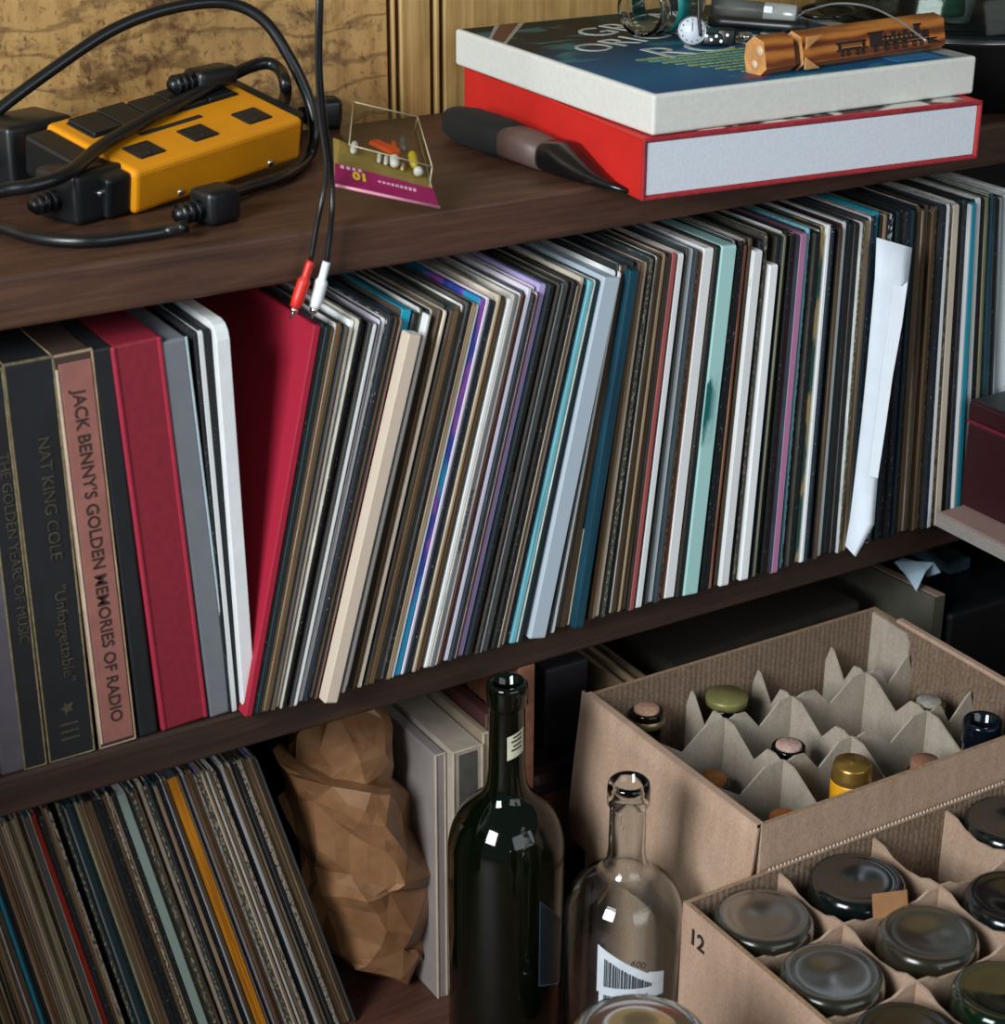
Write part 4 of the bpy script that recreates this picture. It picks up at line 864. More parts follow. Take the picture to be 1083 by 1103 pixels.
mb = MB(); mb.rbox((0, -.20, .0004), (.26, 0, zs), .003, 2, 0, mM); build(mb, 'box_body', M_mar, mx)
mb = MB(); mb.rbox((-.0008, -.201, zs + .0015), (.261, .0008, sz), .003, 2, 0, mM); ld_ = build(mb, 'lid', M_mar, mx)
mb = MB(); mb.rbox((.002, -.198, sz - .0005), (.258, -.002, sz + .0008), .0004, 1, 0, mM); build(mb, 'dark_lid_panel', M_mtop, ld_)
mb = MB(); mb.rbox((-.0012, -.2005, zs - .0008), (.258, .0003, zs + .0020), .0005, 1, 0, mM); build(mb, 'bright_seam', plain('seam_red', '#64182a', .5), mx)

# ================================================================== BROWN PAPER BAG
bag = thing('paper_bag', 'crumpled brown paper bag wrapped round a bottle on the lowest shelf', 'paper bag', (.66, 1.325, 0))
t = NT('kraft_paper'); nz = t.noise(t.coords((1, 1, 1)), 30, 4, .6); vv = t.n('ShaderNodeTexVoronoi', feature='DISTANCE_TO_EDGE'); vv.inputs['Scale'].default_value = 34
t.l(t.coords((1, 1, .8)), vv.inputs['Vector'])
t.out(t.ramp(nz, [(.3, lin('#80593a')), (.7, lin('#9d7450'))]), .42, spec=.5)
v2 = t.n('ShaderNodeTexVoronoi', feature='F1'); v2.inputs['Scale'].default_value = 26; t.l(t.coords((1, 1, .7)), v2.inputs['Vector'])
mm = t.n('ShaderNodeMath', operation='MULTIPLY_ADD'); t.l(v2.outputs['Distance'], mm.inputs[0]); mm.inputs[1].default_value = .8; t.l(nz, mm.inputs[2])
t.bump(mm.outputs[0], .25, .003); M_kraft = t.m
def crumple(mb, sts, seed, tilt=0, NZ=9, NS=12, amp=.0095, fine=.0018):
    """a paper skin lofted through elliptical sections and crushed into flat creased facets"""
    r3 = random.Random(seed); zs = [q[0] for q in sts][::-1]
    ip = lambda z, k: float(np.interp(z, zs, [q[k] for q in sts][::-1]))
    bm = bmesh.new(); rings = []
    for i in range(NZ):
        row_ = []
        for k in range(NS):
            z = zs[0] + (zs[-1] - zs[0])*i/(NZ - 1) + (r3.uniform(-.45, .45)*(zs[-1] - zs[0])/(NZ - 1) if 0 < i < NZ - 1 else 0)
            a = 2*PI*(k + .5*(i % 2) + r3.uniform(-.3, .3))/NS; d = r3.uniform(-amp, amp)
            x = ip(z, 1) + (ip(z, 2) + d)*math.cos(a); y = ip(z, 3) + (ip(z, 4) + d)*math.sin(a)
            z = z + tilt*(x - .655)*min(1, max(0, (z - .08)/.12))
            row_.append(bm.verts.new((x, y, max(.0008, z))))
        rings.append(row_)
    for i in range(NZ - 1):
        for k in range(NS):
            a_, b_, c_, d_ = rings[i][k], rings[i][(k+1) % NS], rings[i+1][(k+1) % NS], rings[i+1][k]
            for f in (((a_, b_, d_), (b_, c_, d_)) if (i % 2 == 0) else ((a_, b_, c_), (a_, c_, d_))): bm.faces.new(f)
    bm.faces.new(rings[0][::-1]); bm.faces.new(rings[-1])
    bmesh.ops.triangulate(bm, faces=[f for f in bm.faces if len(f.verts) > 3])
    bmesh.ops.subdivide_edges(bm, edges=list(bm.edges), cuts=1, use_grid_fill=True)
    for v in bm.verts:
        v.co += Vector((r3.uniform(-fine, fine), r3.uniform(-fine, fine), r3.uniform(-fine, fine)))
        v.co.z = max(.0008, v.co.z)
    bmesh.ops.recalc_face_normals(bm, faces=list(bm.faces))
    return mb.bm(bm, 0, None, False)
mb = MB(); crumple(mb, [(.298, .645, .020, 1.325, .018), (.291, .645, .034, 1.325, .031), (.274, .645, .044, 1.325, .040), (.245, .643, .049, 1.325, .044), (.218, .643, .044, 1.327, .038), (.19, .647, .038, 1.328, .034), (.165, .65, .036, 1.328, .032)], 5, 0, 7, 11, .0045, .0016)
build(mb, 'wrapped_top', M_kraft, bag)
mb = MB(); crumple(mb, [(.232, .634, .053, 1.314, .052), (.222, .636, .056, 1.314, .053), (.200, .638, .056, 1.316, .051), (.178, .646, .054, 1.317, .050), (.16, .656, .055, 1.318, .051), (.135, .664, .061, 1.32, .056), (.10, .668, .061, 1.32, .056), (.07, .670, .057, 1.322, .053),
                   (.04, .676, .048, 1.322, .047), (.016, .684, .036, 1.322, .037), (.001, .690, .020, 1.322, .022)], 8, -.42)
build(mb, 'lower_bag', M_kraft, bag)

# ================================================================== GREY BOOKS BESIDE THE DIVIDER
def book(name, label, x0, x1, y0, h, mats, dep=.20, cat='book', panel=None):
    o = thing(name, label, cat, ((x0+x1)/2, y0, 0), 'books and boxes left of the divider')
    mb = MB(); mb.rbox((x0, y0, 0), (x1, y0 + dep, h), .0015, 2); build(mb, 'cover', mats[0], o)
    mb = MB(); e = .0012
    mb.rbox((x0, y0 - .0008, .001), (x0 + e*1.6, y0 + .001, h), .0004, 1); mb.rbox((x1 - e*1.6, y0 - .0008, .001), (x1, y0 + .001, h), .0004, 1); mb.rbox((x0, y0 - .0008, h - e), (x1, y0 + .001, h + .0003), .0004, 1)
    build(mb, 'pale_edge', mats[1], o)
    if panel:
        mb = MB(); mb.rbox((x0 + (x1-x0)*.2, y0 - .0006, .01), (x1 - (x1-x0)*.2, y0 + .0005, h - .004), .0003, 1); build(mb, 'spine_panel', panel, o)
    return o
M_gb = plain('grey_cloth', '#8b8380', .7, var=.06); M_ce = plain('cream_edge', '#b8ab96', .7)
book('tall_book', 'grey tall book with a pale edge standing right of the paper bag', .7015, .7125, 1.262, .258, [M_gb, M_ce])
book('boxed_volume', 'pale boxed volume with a dark grey spine panel beside the grey tall book', .7135, .744, 1.252, .262, [plain('pale_box', '#a59a8c', .7), M_ce], panel=plain('spine_grey', '#4c4c48', .7, var=.3))
book('tall_book', 'narrow cream edged book between the boxed volume and the reddish book', .7448, .752, 1.254, .271, [plain('beige_cloth', '#8f806c', .7), M_ce])
book('tall_book', 'reddish brown book standing against the divider', .7526, .7635, 1.262, .283, [plain('reddish_cloth', '#4a2724', .7), plain('dim_edge', '#6a4d44', .7)])

# ================================================================== THINGS BEHIND THE BOXES, RIGHT OF THE DIVIDER
G2 = 'things stored right of the divider'
def simple(name, label, cat, lo, hi, mat, r=.003, rotz=0, extra=None):
    c = ((lo[0]+hi[0])/2, (lo[1]+hi[1])/2, lo[2]); o = thing(name, label, cat, c)
    M = Matrix.Translation(c) @ Matrix.Rotation(rotz, 4, 'Z') @ Matrix.Translation(-Vector(c))
    mb = MB(); mb.rbox(lo, hi, r, 2, 0, M); build(mb, 'case', mat, o)
    if extra: extra(o, M)
    return o
def case_extra(o, M):
    mb = MB(); mb.rbox((.814, 1.2685, .11), (.866, 1.271, .176), .0006, 1, 0, M); build(mb, 'orange_brown_panel', plain('orange_brown', '#6b4327', .6, var=.2), o)
    mb = MB(); mb.rbox((.8055, 1.267, .07), (.8105, 1.271, .185), .0006, 1, 0, M); build(mb, 'pale_strip', plain('pale_strip', '#8a7a78', .7, var=.3), o)
simple('leather_case', 'maroon leather case with an orange-brown front panel behind the cardboard box', 'case', (.803, 1.27, 0), (.872, 1.46, .2), plain('case_maroon', '#35191a', .5, var=.2), .012, 0, case_extra)
simple('storage_box', 'dark violet box standing above the maroon case right of the divider', 'box', (.838, 1.30, .2), (.885, 1.47, .285), plain('dark_violet', '#2c2830', .7), .003)
for k in range(5):
    mb = MB(); mb.rbox((0, 0, 0), (.0042, .19, .268 - .004*(k % 2)), .0008, 1)
    ob = build(mb, 'paper_sleeve', plain('kraft_%d' % (k % 3), ['#8a7558', '#6d5a42', '#a08a6a'][k % 3], .8, var=.25)); ob.location = (.893 + .0062*k, 1.245 + .003*(k % 2), .0); ob.rotation_euler = (0, .03, 0)
    tag(ob, '%s of five brown paper sleeves by the cardboard box corner' % ['leftmost', 'second from the left', 'middle one', 'fourth from the left', 'rightmost'][k], 'paper sleeve', 'paper sleeves behind the cardboard box')
simple('storage_box', 'large dark brown box behind the divided cardboard box', 'box', (.96, 1.29, 0), (1.205, 1.49, .262), plain('dark_brown_box', '#2b241c', .8, var=.2), .006, .05)
simple('storage_box', 'dark box with a faint pinkish stain beside the olive folder', 'box', (1.208, 1.235, 0), (1.262, 1.42, .225), plain('stained_box', '#2a2526', .8, var=.5, scale=14), .012)
fd = thing('card_folder', 'olive grey card folder standing tilted behind the right side of the boxes', 'folder', (1.27, 1.3, 0))
mb = MB(); mb.prism([(1.235, 1.49), (1.262, 1.25), (1.276, 1.25), (1.249, 1.49)], 0, .272, 0); build(mb, 'cover', plain('olive_grey_card', '#4e4d42', .7, var=.1), fd)
mb = MB(); mb.prism([(1.264, 1.249), (1.274, 1.249), (1.260, 1.38), (1.252, 1.38)], .272, .2732, 0); build(mb, 'pinkish_top', plain('pinkish_top', '#9a7f70', .7), fd)
simple('storage_box', 'black glossy box right of the olive folder', 'box', (1.284, 1.25, 0), (1.47, 1.47, .247), plain('black_lacquer', '#121619', .3), .006, .0)
pc = Vector((1.263, 1.275, .2735)); mb = MB()
mb.sheet([[pc + Vector((x*.030 - .012, y*.034 - .010, .0015 + .026*abs(math.sin(2.6*x + y)) * (1 - .2*y))) for x in (0, .33, .66, 1)] for y in (0, .5, 1)], .001, (0, 0, 1), smooth=False)
tag(build(mb, 'folded_paper', plain('bluish_paper', '#b7d0e2', .6), origin=pc), 'folded bluish white paper lying on top of the olive folder', 'paper')
mb = MB(); mb.rbox((1.345, 1.315, .2475), (1.375, 1.40, .262), .003, 2); tag(build(mb, 'small_carton', plain('slate_blue', '#4d6a78', .6), origin=(1.36, 1.357, .2475)), 'small slate blue carton beside the folded paper', 'carton')

# ================================================================== BOTTLES
def bottle_prof(R, Hh, rn, sh, nk, wall=.0025, punt=.012, lip=.0018):
    """outer then inner profile of a wine bottle; sh height of the shoulder, nk height where the neck starts"""
    o = [(0, punt), (R*.55, punt*.55), (R*.86, .001), (R*.94, .0), (R, .006), (R, sh)]
    for u, f_ in ((.15, .985), (.3, .94), (.45, .865), (.6, .745), (.72, .60), (.82, .44), (.9, .30), (.97, .19), (1.06, .11), (1.18, .05), (1.4, .012)):
        o.append((rn + (R - rn)*f_, sh + (nk - sh)*u))
    o += [(rn, Hh - .024), (rn + lip*.4, Hh - .022), (rn + lip, Hh - .019), (rn + lip, Hh - .006), (rn + lip*.8, Hh - .002), (rn, Hh), (rn - wall, Hh - .001)]
    i = [(rn - wall, Hh - .03)] + [(max(rn - wall, r - wall), z) for r, z in o[16:5:-1]] + [(R - wall, sh), (R - wall, .009), (R*.88, .005), (R*.5, punt*.6 + .003), (0, punt + .0035)]
    return o + i
def label_patch(mb, c, r, a0, a1, z0, z1, mi=0, n=14, slant=0, slant_top=0):
    vs = []
    for k in range(n + 1):
        a = a0 + (a1 - a0)*k/n
        for z in (z0 + slant*k/n, z1 + (slant_top or slant)*k/n):
            for rr in (r, r + .0002): vs.append(Vector((c[0] + rr*math.cos(a), c[1] + rr*math.sin(a), z)))
    fs = []
    for k in range(n):
        b = 4*k; d = 4*(k+1)
        fs += [(b+1, d+1, d+3, b+3), (b, b+2, d+2, d), (b, d, d+1, b+1), (b+2, b+3, d+3, d+2)]
    fs += [(0, 1, 3, 2), (4*n, 4*n+2, 4*n+3, 4*n+1)]
    mb.add(vs, fs, mi, False)
t = NT('dark_green_glass'); t.out(lin('#080f05'), .05, 0, .5, .35, 1.5); M_gg = t.m
M_lab = plain('label_paper', '#b9b79f', .7); M_labblue = plain('label_blue_grey', '#16222b', .5, var=.2)
mc = Vector((.722, 1.177, 0)); bt1 = thing('wine_bottle', 'tall dark green wine bottle standing in front of the shelf', 'bottle', mc)
mb = MB(); mb.lathe(bottle_prof(.0495, .366, .0150, .205, .262, .003, .02, .0022), mc, 64, close=False); build(mb, 'glass_body', M_gg, bt1)
ang = math.atan2(-mc.y, -mc.x)
mb = MB(); label_patch(mb, mc, .0153, ang + .02, ang + 1.05, .300, .322, 0, 10, .006)
nl = build(mb, 'neck_label', M_lab, bt1)
mb = MB()
for k in range(4): label_patch(mb, mc, .01552, ang + .25 + .1*(k % 2), ang + .85, .3085 + k*.004, .3100 + k*.004, 0, 5, .003)
build(mb, 'label_print', M_ink, nl)
mb = MB(); label_patch(mb, mc, .0497, ang + .60, ang + 1.2, .095, .182, 0, 14, -.012, -.034); build(mb, 'dark_label', M_labblue, bt1)
mb = MB(); label_patch(mb, mc, .0499, ang + .60, ang + .62, .096, .181, 0, 2); label_patch(mb, mc, .0499, ang + .60, ang + 1.2, .1805, .182, 0, 12, -.034); label_patch(mb, mc, .0499, ang + .60, ang + 1.2, .095, .0965, 0, 12, -.012); build(mb, 'label_border', plain('label_border', '#35485a', .5), bt1)
cc = Vector((.748, 1.040, 0)); bt2 = thing('wine_bottle', 'clear glass wine bottle with a torn barcode label in front of the boxes', 'bottle', cc)
mb = MB(); mb.lathe(bottle_prof(.0474, .337, .0142, .216, .258, .0026, .018, .0024), cc, 64, close=False); build(mb, 'glass_body', M_glass, bt2)
ang = math.atan2(-cc.y, -cc.x)
mb = MB(); label_patch(mb, cc, .0476, ang - .42, ang + .46, .172, .216, 0, 14, 0, -.026); label_patch(mb, cc, .0476, ang + .44, ang + .74, .167, .192, 0, 4, 0, -.004); label_patch(mb, cc, .0476, ang - .38, ang + .4, .137, .172, 0, 10); bl_ = build(mb, 'barcode_label', plain('barcode_paper', '#c3ccd3', .6), bt2)
mb = MB(); r3 = random.Random(4); a = ang - .30
while a < ang + .48:
    wd = r3.uniform(.012, .045); top = .204 - .024*(a - ang + .30)/.8
    label_patch(mb, cc, .0478, a, min(a + wd, ang + .5), .178, top, 0, 2); label_patch(mb, cc, .0478, a, min(a + wd, ang + .38), .140, .170, 0, 2) if a < ang + .35 else None
    a += wd + r3.uniform(.006, .014)
build(mb, 'barcode_bars', plain('bar_ink', '#3a4148', .6), bl_)
lettering('600', .008, frame(Vector((cc.x + .0482*math.cos(ang + .12), cc.y + .0482*math.sin(ang + .12), .2005)), (-math.sin(ang + .12), math.cos(ang + .12), -.3), (0, 0, 1)), M_ink, 'number_lettering', bl_, .0001)

# ================================================================== CARDBOARD BOX WITH NOTCHED DIVIDERS (A)
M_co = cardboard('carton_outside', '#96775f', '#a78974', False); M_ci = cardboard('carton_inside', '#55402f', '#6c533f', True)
M_cl = cardboard('divider_board', '#8f8576', '#a3998b', False); M_ce2 = plain('cut_board_edge', '#8f7358', .9, var=.25, scale=300)
A0, A1, AY0, AY1, AZ = .833, 1.157, .981, 1.222, .301; th = .004
bx1 = thing('divided_carton', 'tan cardboard wine box with notched dividers standing behind the lower box', 'carton', ((A0+A1)/2, (AY0+AY1)/2, 0))
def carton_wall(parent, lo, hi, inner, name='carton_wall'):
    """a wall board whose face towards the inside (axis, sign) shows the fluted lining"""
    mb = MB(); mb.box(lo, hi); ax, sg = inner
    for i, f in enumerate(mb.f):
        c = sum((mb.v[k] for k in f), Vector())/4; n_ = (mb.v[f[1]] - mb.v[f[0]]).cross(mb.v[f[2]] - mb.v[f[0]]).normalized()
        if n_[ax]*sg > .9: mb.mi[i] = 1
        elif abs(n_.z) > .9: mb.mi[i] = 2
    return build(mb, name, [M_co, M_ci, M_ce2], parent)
carton_wall(bx1, (A0, AY0, .0005), (A0 + th, AY1, AZ), (0, 1)); carton_wall(bx1, (A1 - th, AY0, .0005), (A1, AY1, AZ), (0, -1))
carton_wall(bx1, (A0 + th, AY0, .0005), (A1 - th, AY0 + th, AZ), (1, 1)); carton_wall(bx1, (A0 + th, AY1 - th, .0005), (A1 - th, AY1, AZ), (1, -1))
mb = MB(); mb.box((A0 + th, AY0 + th, .0005), (A1 - th, AY1 - th, .004)); build(mb, 'carton_bottom', M_co, bx1)
# flap folded down outside the left wall, flaring out
fz = .142; fo = .013
rows_ = []
for k in range(9):
    u = k/8; z = AZ + .001 - fz*u; x = A0 - .0042 - fo*u**1.3 - .002*math.sin(PI*u)
    rows_.append([Vector((x - .002*math.sin(PI*j/8), AY0 + .001 + (AY1 - AY0 + .004)*j/8, z)) for j in range(9)])
mb = MB(); mb.sheet(rows_, .0036, (1, 0, 0)); mb.box((A0 - .0042, AY0 + .001, AZ - .002), (A0 + .002, AY1, AZ + .0012)); build(mb, 'folded_flap', M_co, bx1)
mb = MB(); s_ = Vector((A0 - .011, 1.163, .235))
for k, (dy, dz, ln) in enumerate(((0, 0, .016), (-.010, -.008, .010), (-.014, .002, .006))): 
    M = frame(s_ + Vector((-.001 + .10*dz, dy, dz)), (.09, -.10, 1), (0, 1, 0)); mb.box((0, 0, -.0016), (ln, .0012, .0010), 0, M)
build(mb, 'scuff_marks', plain('scuff', '#5c4a3e', .8), bx1)
# inner tab glued in the back right corner
mb = MB(); mb.prism([(AY1 - th, .10), (AY1 - th, AZ - .002), (AY1 - .050, AZ - .004), (AY1 - .056, AZ - .014), (AY1 - .056, .10)], 0, .0022, 0, frame((A1 - th - .0024, 0, 0), (0, 1, 0), (0, 0, 1))); build(mb, 'corner_tab', M_cl, bx1)
mb = MB(); mb.rbox((A1 - .006, AY0 + .02, AZ - .0005), (A1 + .0022, AY1 - .035, AZ + .004), .0015, 1); build(mb, 'right_rim_fold', M_co, bx1)
# notched partitions: V cut in every cell
def notched(axis, at, s0, s1, crosses, zc=.262, ztip=.285, zv=.226):
    stops = [s0] + list(crosses) + [s1]
    if axis == 'y': stops = stops[::-1]        # the profile runs from the back wall forwards, or from the left wall to the right
    zt_, zv_ = .275, .254
    wall = [(.0, .262), (.10, zt_ + .003), (.17, zt_ + .001), (.48, zv_ - .002), (.70, zt_ - .001), (.84, zt_), (1, zt_ - .004)]; mid = [(0, zt_), (.14, zt_ - .001), (.52, zv_), (.73, zt_ - .001), (.85, zt_), (1, zt_ - .004)]
    last = [(0, zt_), (.14, zt_ - .001), (.50, zv_), (.68, zt_ - .004), (.84, zt_ - .004), (1, zt_ - .012)]
    if axis == 'x':
        wall = [(0, zt_ - .014), (.16, zt_ - .004), (.30, zt_ - .004), (.55, zv_), (.80, zt_ - .001), (1, zt_)]; mid = [(0, zt_ - .004), (.16, zt_), (.30, zt_ - .001), (.52, zv_), (.80, zt_ - .001), (1, zt_)]
        last = [(0, zt_ - .004), (.16, zt_), (.30, zt_ - .001), (.50, zv_), (.84, zt_ + .001), (.91, zt_ + .004), (1, .262)]
    top = []
    for i in range(len(stops) - 1):
        A_, B_ = stops[i], stops[i+1]; pr = wall if i == 0 else (last if i == len(stops) - 2 else mid)
        top += [(A_ + (B_ - A_)*u, z) for u, z in (pr if i == 0 else [(max(u, .012), z) for u, z in pr])]
    if axis == 'y': top = top[::-1]
    pts_ = [(s0, .02), (s1, .02)] + top[::-1]
    mb = MB(); tk = .0018
    if axis == 'y': M = frame((at - tk/2, 0, 0), (0, 1, 0), (0, 0, 1))
    else: M = frame((0, at + tk/2, 0), (1, 0, 0), (0, 0, 1))
    mb.prism(pts_, 0, tk, 0, M)
    return build(mb, 'divider', M_cl, bx1)
PXs, PYs = (.937, 1.012, 1.098), (1.082, 1.163)
for x in PXs: notched('y', x, AY0 + th, AY1 - th, PYs)
for y in PYs: notched('x', y, A0 + th, A1 - th, PXs)

def small_bottle(name, label, c, col, R=.034, Hh=.28, rn=.0135, glassm=None, group='bottles standing in the divided carton'):
    o = thing(name, label, 'bottle', c, group)
    mb = MB(); mb.lathe(bottle_prof(R, Hh, rn, Hh*.60, Hh*.76, .0025, .012, .0018), c, 40, close=False); build(mb, 'glass_body', glassm or M_gg, o)
    return o
M_cork = plain('cork', '#b08a72', .85, var=.3, scale=300); M_dimg = NT('brown_glass'); M_dimg = M_dimg.out(lin('#1d120a'), .05, 0, .5, .5)
M_og = NT('olive_glass'); M_og = M_og.out(lin('#4d5a14'), .05, 0, .5, .6)
zf_ = .0045
def cork(o, c, Hh, rn=.0112, up_=.002, mat=None):
    mb = MB(); mb.lathe([(rn, Hh - .03), (rn, Hh + up_ - .001), (rn - .001, Hh + up_), (0, Hh + up_)], c, 24); build(mb, 'cork', mat or M_cork, o)
def cellc(px, py, z): p = PZ(px, py, z); return Vector((p.x, p.y, zf_))
c = cellc(697, 764, .276); o = small_bottle('wine_bottle', 'brown glass bottle with a ringed lip and cork in the left corner of the carton', c, 0, Hh=.272, glassm=M_dimg); cork(o, c, .272)
mb = MB(); mb.lathe([(.0155, .258), (.0168, .260), (.0168, .263), (.0155, .265)], c, 28, close=False); build(mb, 'gilt_ring', plain('dull_gilt', '#8a7a58', .35, .6), o)
c = cellc(783, 753, .272); o = small_bottle('capped_bottle', 'bottle with a flat greenish gold cap at the back of the carton', c, 0, Hh=.262, glassm=M_dimg)
mb = MB(); mb.lathe([(.0150, .2620), (.0185, .2640), (.0190, .2700), (.0180, .2718), (0, .2722)], c, 32); build(mb, 'cap', plain('greenish_gold', '#7d7a48', .4, .3), o)
c = cellc(850, 803, .268); o = small_bottle('wine_bottle', 'dark bottle with a pinkish cork in the middle of the carton', c, 0, Hh=.264); cork(o, c, .264, mat=plain('pinkish_cork', '#b59488', .8, var=.3, scale=300))
c = cellc(918, 830, .276); o = small_bottle('capped_bottle', 'yellow necked bottle with a gold screw cap near the front of the carton', c, 0, Hh=.262)
mb = MB(); mb.lathe([(.0152, .225), (.0165, .230), (.0172, .262), (.0165, .264)], c, 32); build(mb, 'yellow_foil', plain('yellow_foil', '#d79a16', .35), o)
mb = MB(); mb.lathe([(.0166, .2635), (.0173, .2645), (.0167, .266), (.0173, .2675), (.0167, .269), (.0162, .277), (.0150, .2795), (0, .280)], c, 32); build(mb, 'gold_cap', plain('gold_cap', '#b08a46', .28, .8), o)
c = cellc(1001, 756, .270); o = small_bottle('wine_bottle', 'olive green bottle lip with a grey cork at the right back of the carton', c, 0, Hh=.266, glassm=M_og); cork(o, c, .266, mat=plain('grey_cork', '#8f8a80', .8, var=.3, scale=300))
c = cellc(997, 823, .262); c.y = max(c.y, AY0 + .040); o = small_bottle('wine_bottle', 'bottle with a brown cork close to the front wall of the carton', c, 0, Hh=.252); cork(o, c, .252, .0125, .010, plain('brown_cork', '#8a5f48', .85, var=.25, scale=300))
c = cellc(1066, 790, .285); c.x = min(c.x, A1 - .040); c.y = max(c.y, AY0 + .04); t = NT('blue_black_glass'); t.out(lin('#0a1420'), .06, 0, .6, .3); o = small_bottle('wine_bottle', 'blue-black bottle neck at the right end of the carton', c, 0, Hh=.290, rn=.0155, glassm=t.m)
c = cellc(768, 838, .245); o = small_bottle('wine_bottle', 'low bottle with an orange-brown cork along the left wall of the carton', c, 0, Hh=.238, glassm=M_dimg); cork(o, c, .238, .012, .004, plain('orange_cork', '#a5632f', .8, var=.3, scale=300))
c = cellc(845, 884, .262); c.x = max(c.x, A0 + .042); c.y = max(c.y, AY0 + .041); o = small_bottle('wine_bottle', 'bottle with a copper coloured cork in the front corner of the carton', c, 0, Hh=.256, glassm=M_dimg); cork(o, c, .256, .0125, .006, plain('copper_cork', '#b0672f', .7, var=.4, scale=200))

# ================================================================== LOWER BOX WITH UPTURNED BOTTLES (B)
Bx0, Bx1, By0, By1, BZ = .757, 1.10, .735, .977, .261
bx2 = thing('bottle_carton', 'cardboard carton printed 12 holding upturned bottles in the lower right corner', 'carton', ((Bx0+Bx1)/2, (By0+By1)/2, 0))
M_co2 = cardboard('carton_front', '#957863', '#a68b76', False)
carton_wall(bx2, (Bx0, By0, .0005), (Bx0 + th, By1, BZ), (0, 1)); carton_wall(bx2, (Bx1 - th, By0, .0005), (Bx1, By1, BZ), (0, -1))
carton_wall(bx2, (Bx0 + th, By0, .0005), (Bx1 - th, By0 + th, BZ), (1, 1)); carton_wall(bx2, (Bx0 + th, By1 - th, .0005), (Bx1 - th, By1, BZ), (1, -1))
mb = MB(); mb.box((Bx0 + th, By0 + th, .0005), (Bx1 - th, By1 - th, .004)); build(mb, 'carton_bottom', M_co2, bx2)
mb = MB(); k = 0; x = A0 + .004
while x < Bx1 - .003:
    mb.prism([(x, BZ - .001), (x + .0034, BZ - .001), (x + .0017, BZ + .0022)], 0, .0012, 0, frame((0, By1 - .001, 0), (1, 0, 0), (0, 0, 1))); x += .0038
build(mb, 'torn_edge', plain('torn_white', '#b8ada0', .8), bx2)
lettering('12', .0195, frame((Bx0 - .0004, By1 - .010, BZ - .030), (0, -1, 0), (0, 0, 1)), M_ink, 'number_lettering', bx2, .0003, bold=.0004)
mb = MB()
for k in range(5): mb.box((Bx0 - .0005, .800 - k*.009, BZ - .020 - .001*(k % 2)), (Bx0, .806 - k*.009, BZ - .0105), 0)
build(mb, 'printed_marks', M_ink, bx2)
def plainpart(axis, at, s0, s1, crosses, zt=BZ - .004):
    top = [(s0, zt)]; stops = [s0] + list(crosses) + [s1]
    for a, b in zip(stops, stops[1:]):
        m = (a+b)/2; top += [(a + .012, zt - .001), (a + .022, zt - .006), (m, zt - .008), (b - .022, zt - .006), (b - .012, zt - .001), (b, zt)]
    mb = MB(); tk = .0022
    M = frame((at - tk/2, 0, 0), (0, 1, 0), (0, 0, 1)) if axis == 'y' else frame((0, at + tk/2, 0), (1, 0, 0), (0, 0, 1))
    mb.prism([(s0, .02), (s1, .02)] + top[::-1], 0, tk, 0, M); build(mb, 'divider', M_co2, bx2)
QX, QY = (.847, .943, 1.021), (.897, .817)
for x in QX: plainpart('y', x, By0 + th, By1 - th, QY[::-1])
for y in QY: plainpart('x', y, Bx0 + th, Bx1 - th, QX)
mb = MB(); mb.sheet([[Vector((.868 + .012*i + .004*j, .888 + .006*j, BZ - .003 + .006*j - .003*i)) for i in range(4)] for j in range(3)], .0012, (0, 0, 1), smooth=False); build(mb, 'bent_tab', plain('brown_tab', '#a8794f', .8), bx2)
def upturned(label, c, R, mat, zt, fat=1):
    """a bottle standing on its neck: the domed base shows at the top"""
    o = thing('upturned_bottle', label, 'bottle', Vector((c[0], c[1], .005)), 'upturned bottles in the lower carton')
    Hh = zt - .0045
    dome = [(R*.78*k/8, zt - .001 - .0030*math.cos(PI/2*k/8)**2) for k in range(9)]
    pr = dome + [(R*.84, zt), (R*.92, zt - .0012), (R*.985, zt - .006), (R, zt - .012), (R, zt - .12), (R*.93, zt - .14), (R*.62, zt - .165), (.0145, zt - .19), (.0138, .012), (.0158, .011), (.0158, .005), (.0115, .005),
          (.0112, zt - .185), (R*.60, zt - .160), (R*.87, zt - .136), (R - .003, zt - .118), (R - .003, zt - .016), (R*.86, zt - .007)] + [(r, z - .005) for r, z in dome[::-1]]
    mb = MB(); mb.lathe(pr, (c[0], c[1], 0), 48, close=False); build(mb, 'glass_body', mat, o)
M_pale = NT('pale_olive_glass'); M_pale = M_pale.out(lin('#2b2a1f'), .2, 0, .5, .30, 1.48)
M_dkg = NT('blackish_glass'); M_dkg = M_dkg.out(lin('#0a1212'), .14, 0, .5, .12)
M_grn = NT('deep_green_glass'); M_grn = M_grn.out(lin('#082010'), .09, 0, .5, .25)
zt = .257
for lab, (x, y), mat in (
    ('clear upturned bottle in the back left cell next to the number 12', (.803, .937), M_pale),
    ('dark upturned bottle in the back row right of the clear one', (.895, .937), M_dkg),
    ('dark upturned bottle in the back row beyond the empty cell', (1.059, .937), M_dkg),
    ('brownish clear upturned bottle in the middle row by the left wall', (.803, .857), M_pale),
    ('clear upturned bottle in the centre of the middle row', (.895, .857), M_pale),
    ('dark upturned bottle at the right frame edge in the middle row', (.983, .857), M_dkg),
    ('black upturned bottle in the front row by the left wall', (.803, .777), M_dkg),
    ('deep green upturned bottle second in the front row', (.895, .777), M_grn)):
    upturned(lab, (x, y), .0385, mat, zt)

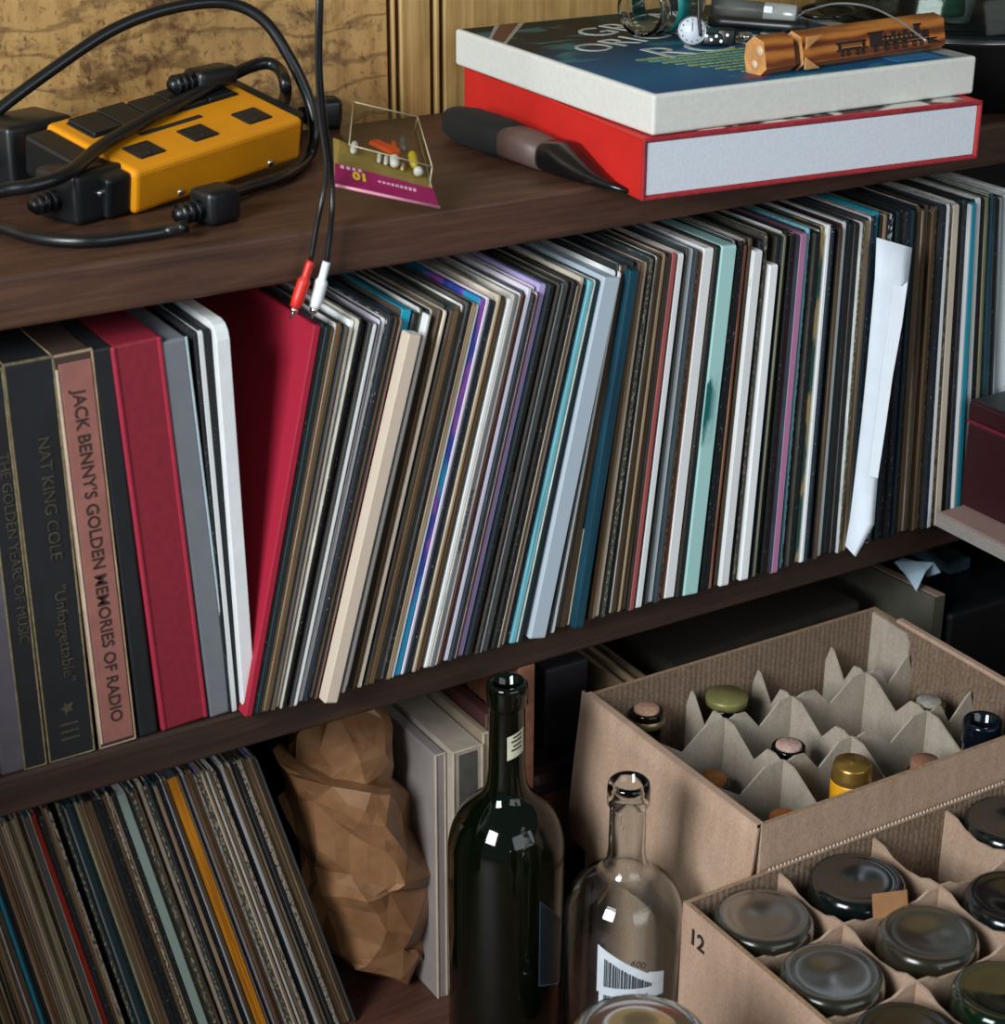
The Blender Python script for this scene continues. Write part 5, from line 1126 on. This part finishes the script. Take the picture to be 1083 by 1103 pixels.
# a last upturned bottle in front, cut off by the bottom of the frame
uc = PZ(690, 1113, .300); o = thing('upturned_bottle', 'upturned clear bottle whose rounded base rises at the bottom of the picture', 'bottle', (uc.x, uc.y, 0))
R = .0475; zt = .300
mb = MB(); mb.lathe([(R*.74*k/8, zt - .001 - .005*math.cos(PI/2*k/8)**2) for k in range(9)] + [(R*.84, zt), (R*.94, zt - .003), (R, zt - .014), (R, zt - .15), (R*.9, zt - .175), (R*.5, zt - .21), (.0155, zt - .235), (.0150, .008), (.017, .007), (.017, .0005), (.0125, .0005),
                     (.012, zt - .23), (R*.48, zt - .205), (R*.86, zt - .17), (R - .003, zt - .148), (R - .003, zt - .016), (R*.86, zt - .009)] + [(R*.74*k/8, zt - .007 - .005*math.cos(PI/2*k/8)**2) for k in range(8, -1, -1)], (uc.x, uc.y, 0), 56, close=False)
build(mb, 'glass_body', NT('smoky_glass').out(lin('#6a5e4c'), .08, 0, .5, .6, 1.48), o)

# ================================================================== LIGHT
def area(name, loc, target, sx, sy, power, col):
    l = bpy.data.lights.new(name, 'AREA'); l.shape = 'RECTANGLE'; l.size = sx; l.size_y = sy; l.energy = power; l.color = col
    o = bpy.data.objects.new(name, l); COL.objects.link(o); o.location = loc
    o.rotation_euler = (Vector(target) - Vector(loc)).to_track_quat('-Z', 'Y').to_euler(); return o
area('window_light', (-1.6, .14, 1.72), (.8, 1.2, .5), 1.05, 1.2, 106, (.93, .97, 1.0))
area('front_fill_light', (1.3, -2.7, 2.0), (.95, 1.2, .6), 3.4, 1.8, 46, (.93, .97, 1.0))  # broad soft fill, added to brighten the record fronts
wd = bpy.data.worlds.new('room'); scene.world = wd; wd.use_nodes = True
bg = wd.node_tree.nodes['Background']; bg.inputs[0].default_value = (.72, .92, 1.0, 1); bg.inputs[1].default_value = .12

# ================================================================== CAMERA
cam = bpy.data.cameras.new('camera'); co = bpy.data.objects.new('camera', cam); COL.objects.link(co)
cam.sensor_fit = 'VERTICAL'; cam.sensor_height = 36; cam.lens = F*36/1103
co.matrix_world = Matrix(((RM[0][0], -RM[1][0], -RM[2][0], 0), (RM[0][1], -RM[1][1], -RM[2][1], 0), (RM[0][2], -RM[1][2], -RM[2][2], H), (0, 0, 0, 1)))
cam.dof.use_dof = True; cam.dof.focus_distance = 1.62; cam.dof.aperture_fstop = 9
cam.clip_start = .02
scene.camera = co
vs = scene.view_settings
vs.view_transform = 'Standard'; vs.look = 'None'; vs.exposure = 0; vs.gamma = 1; vs.use_curve_mapping = False
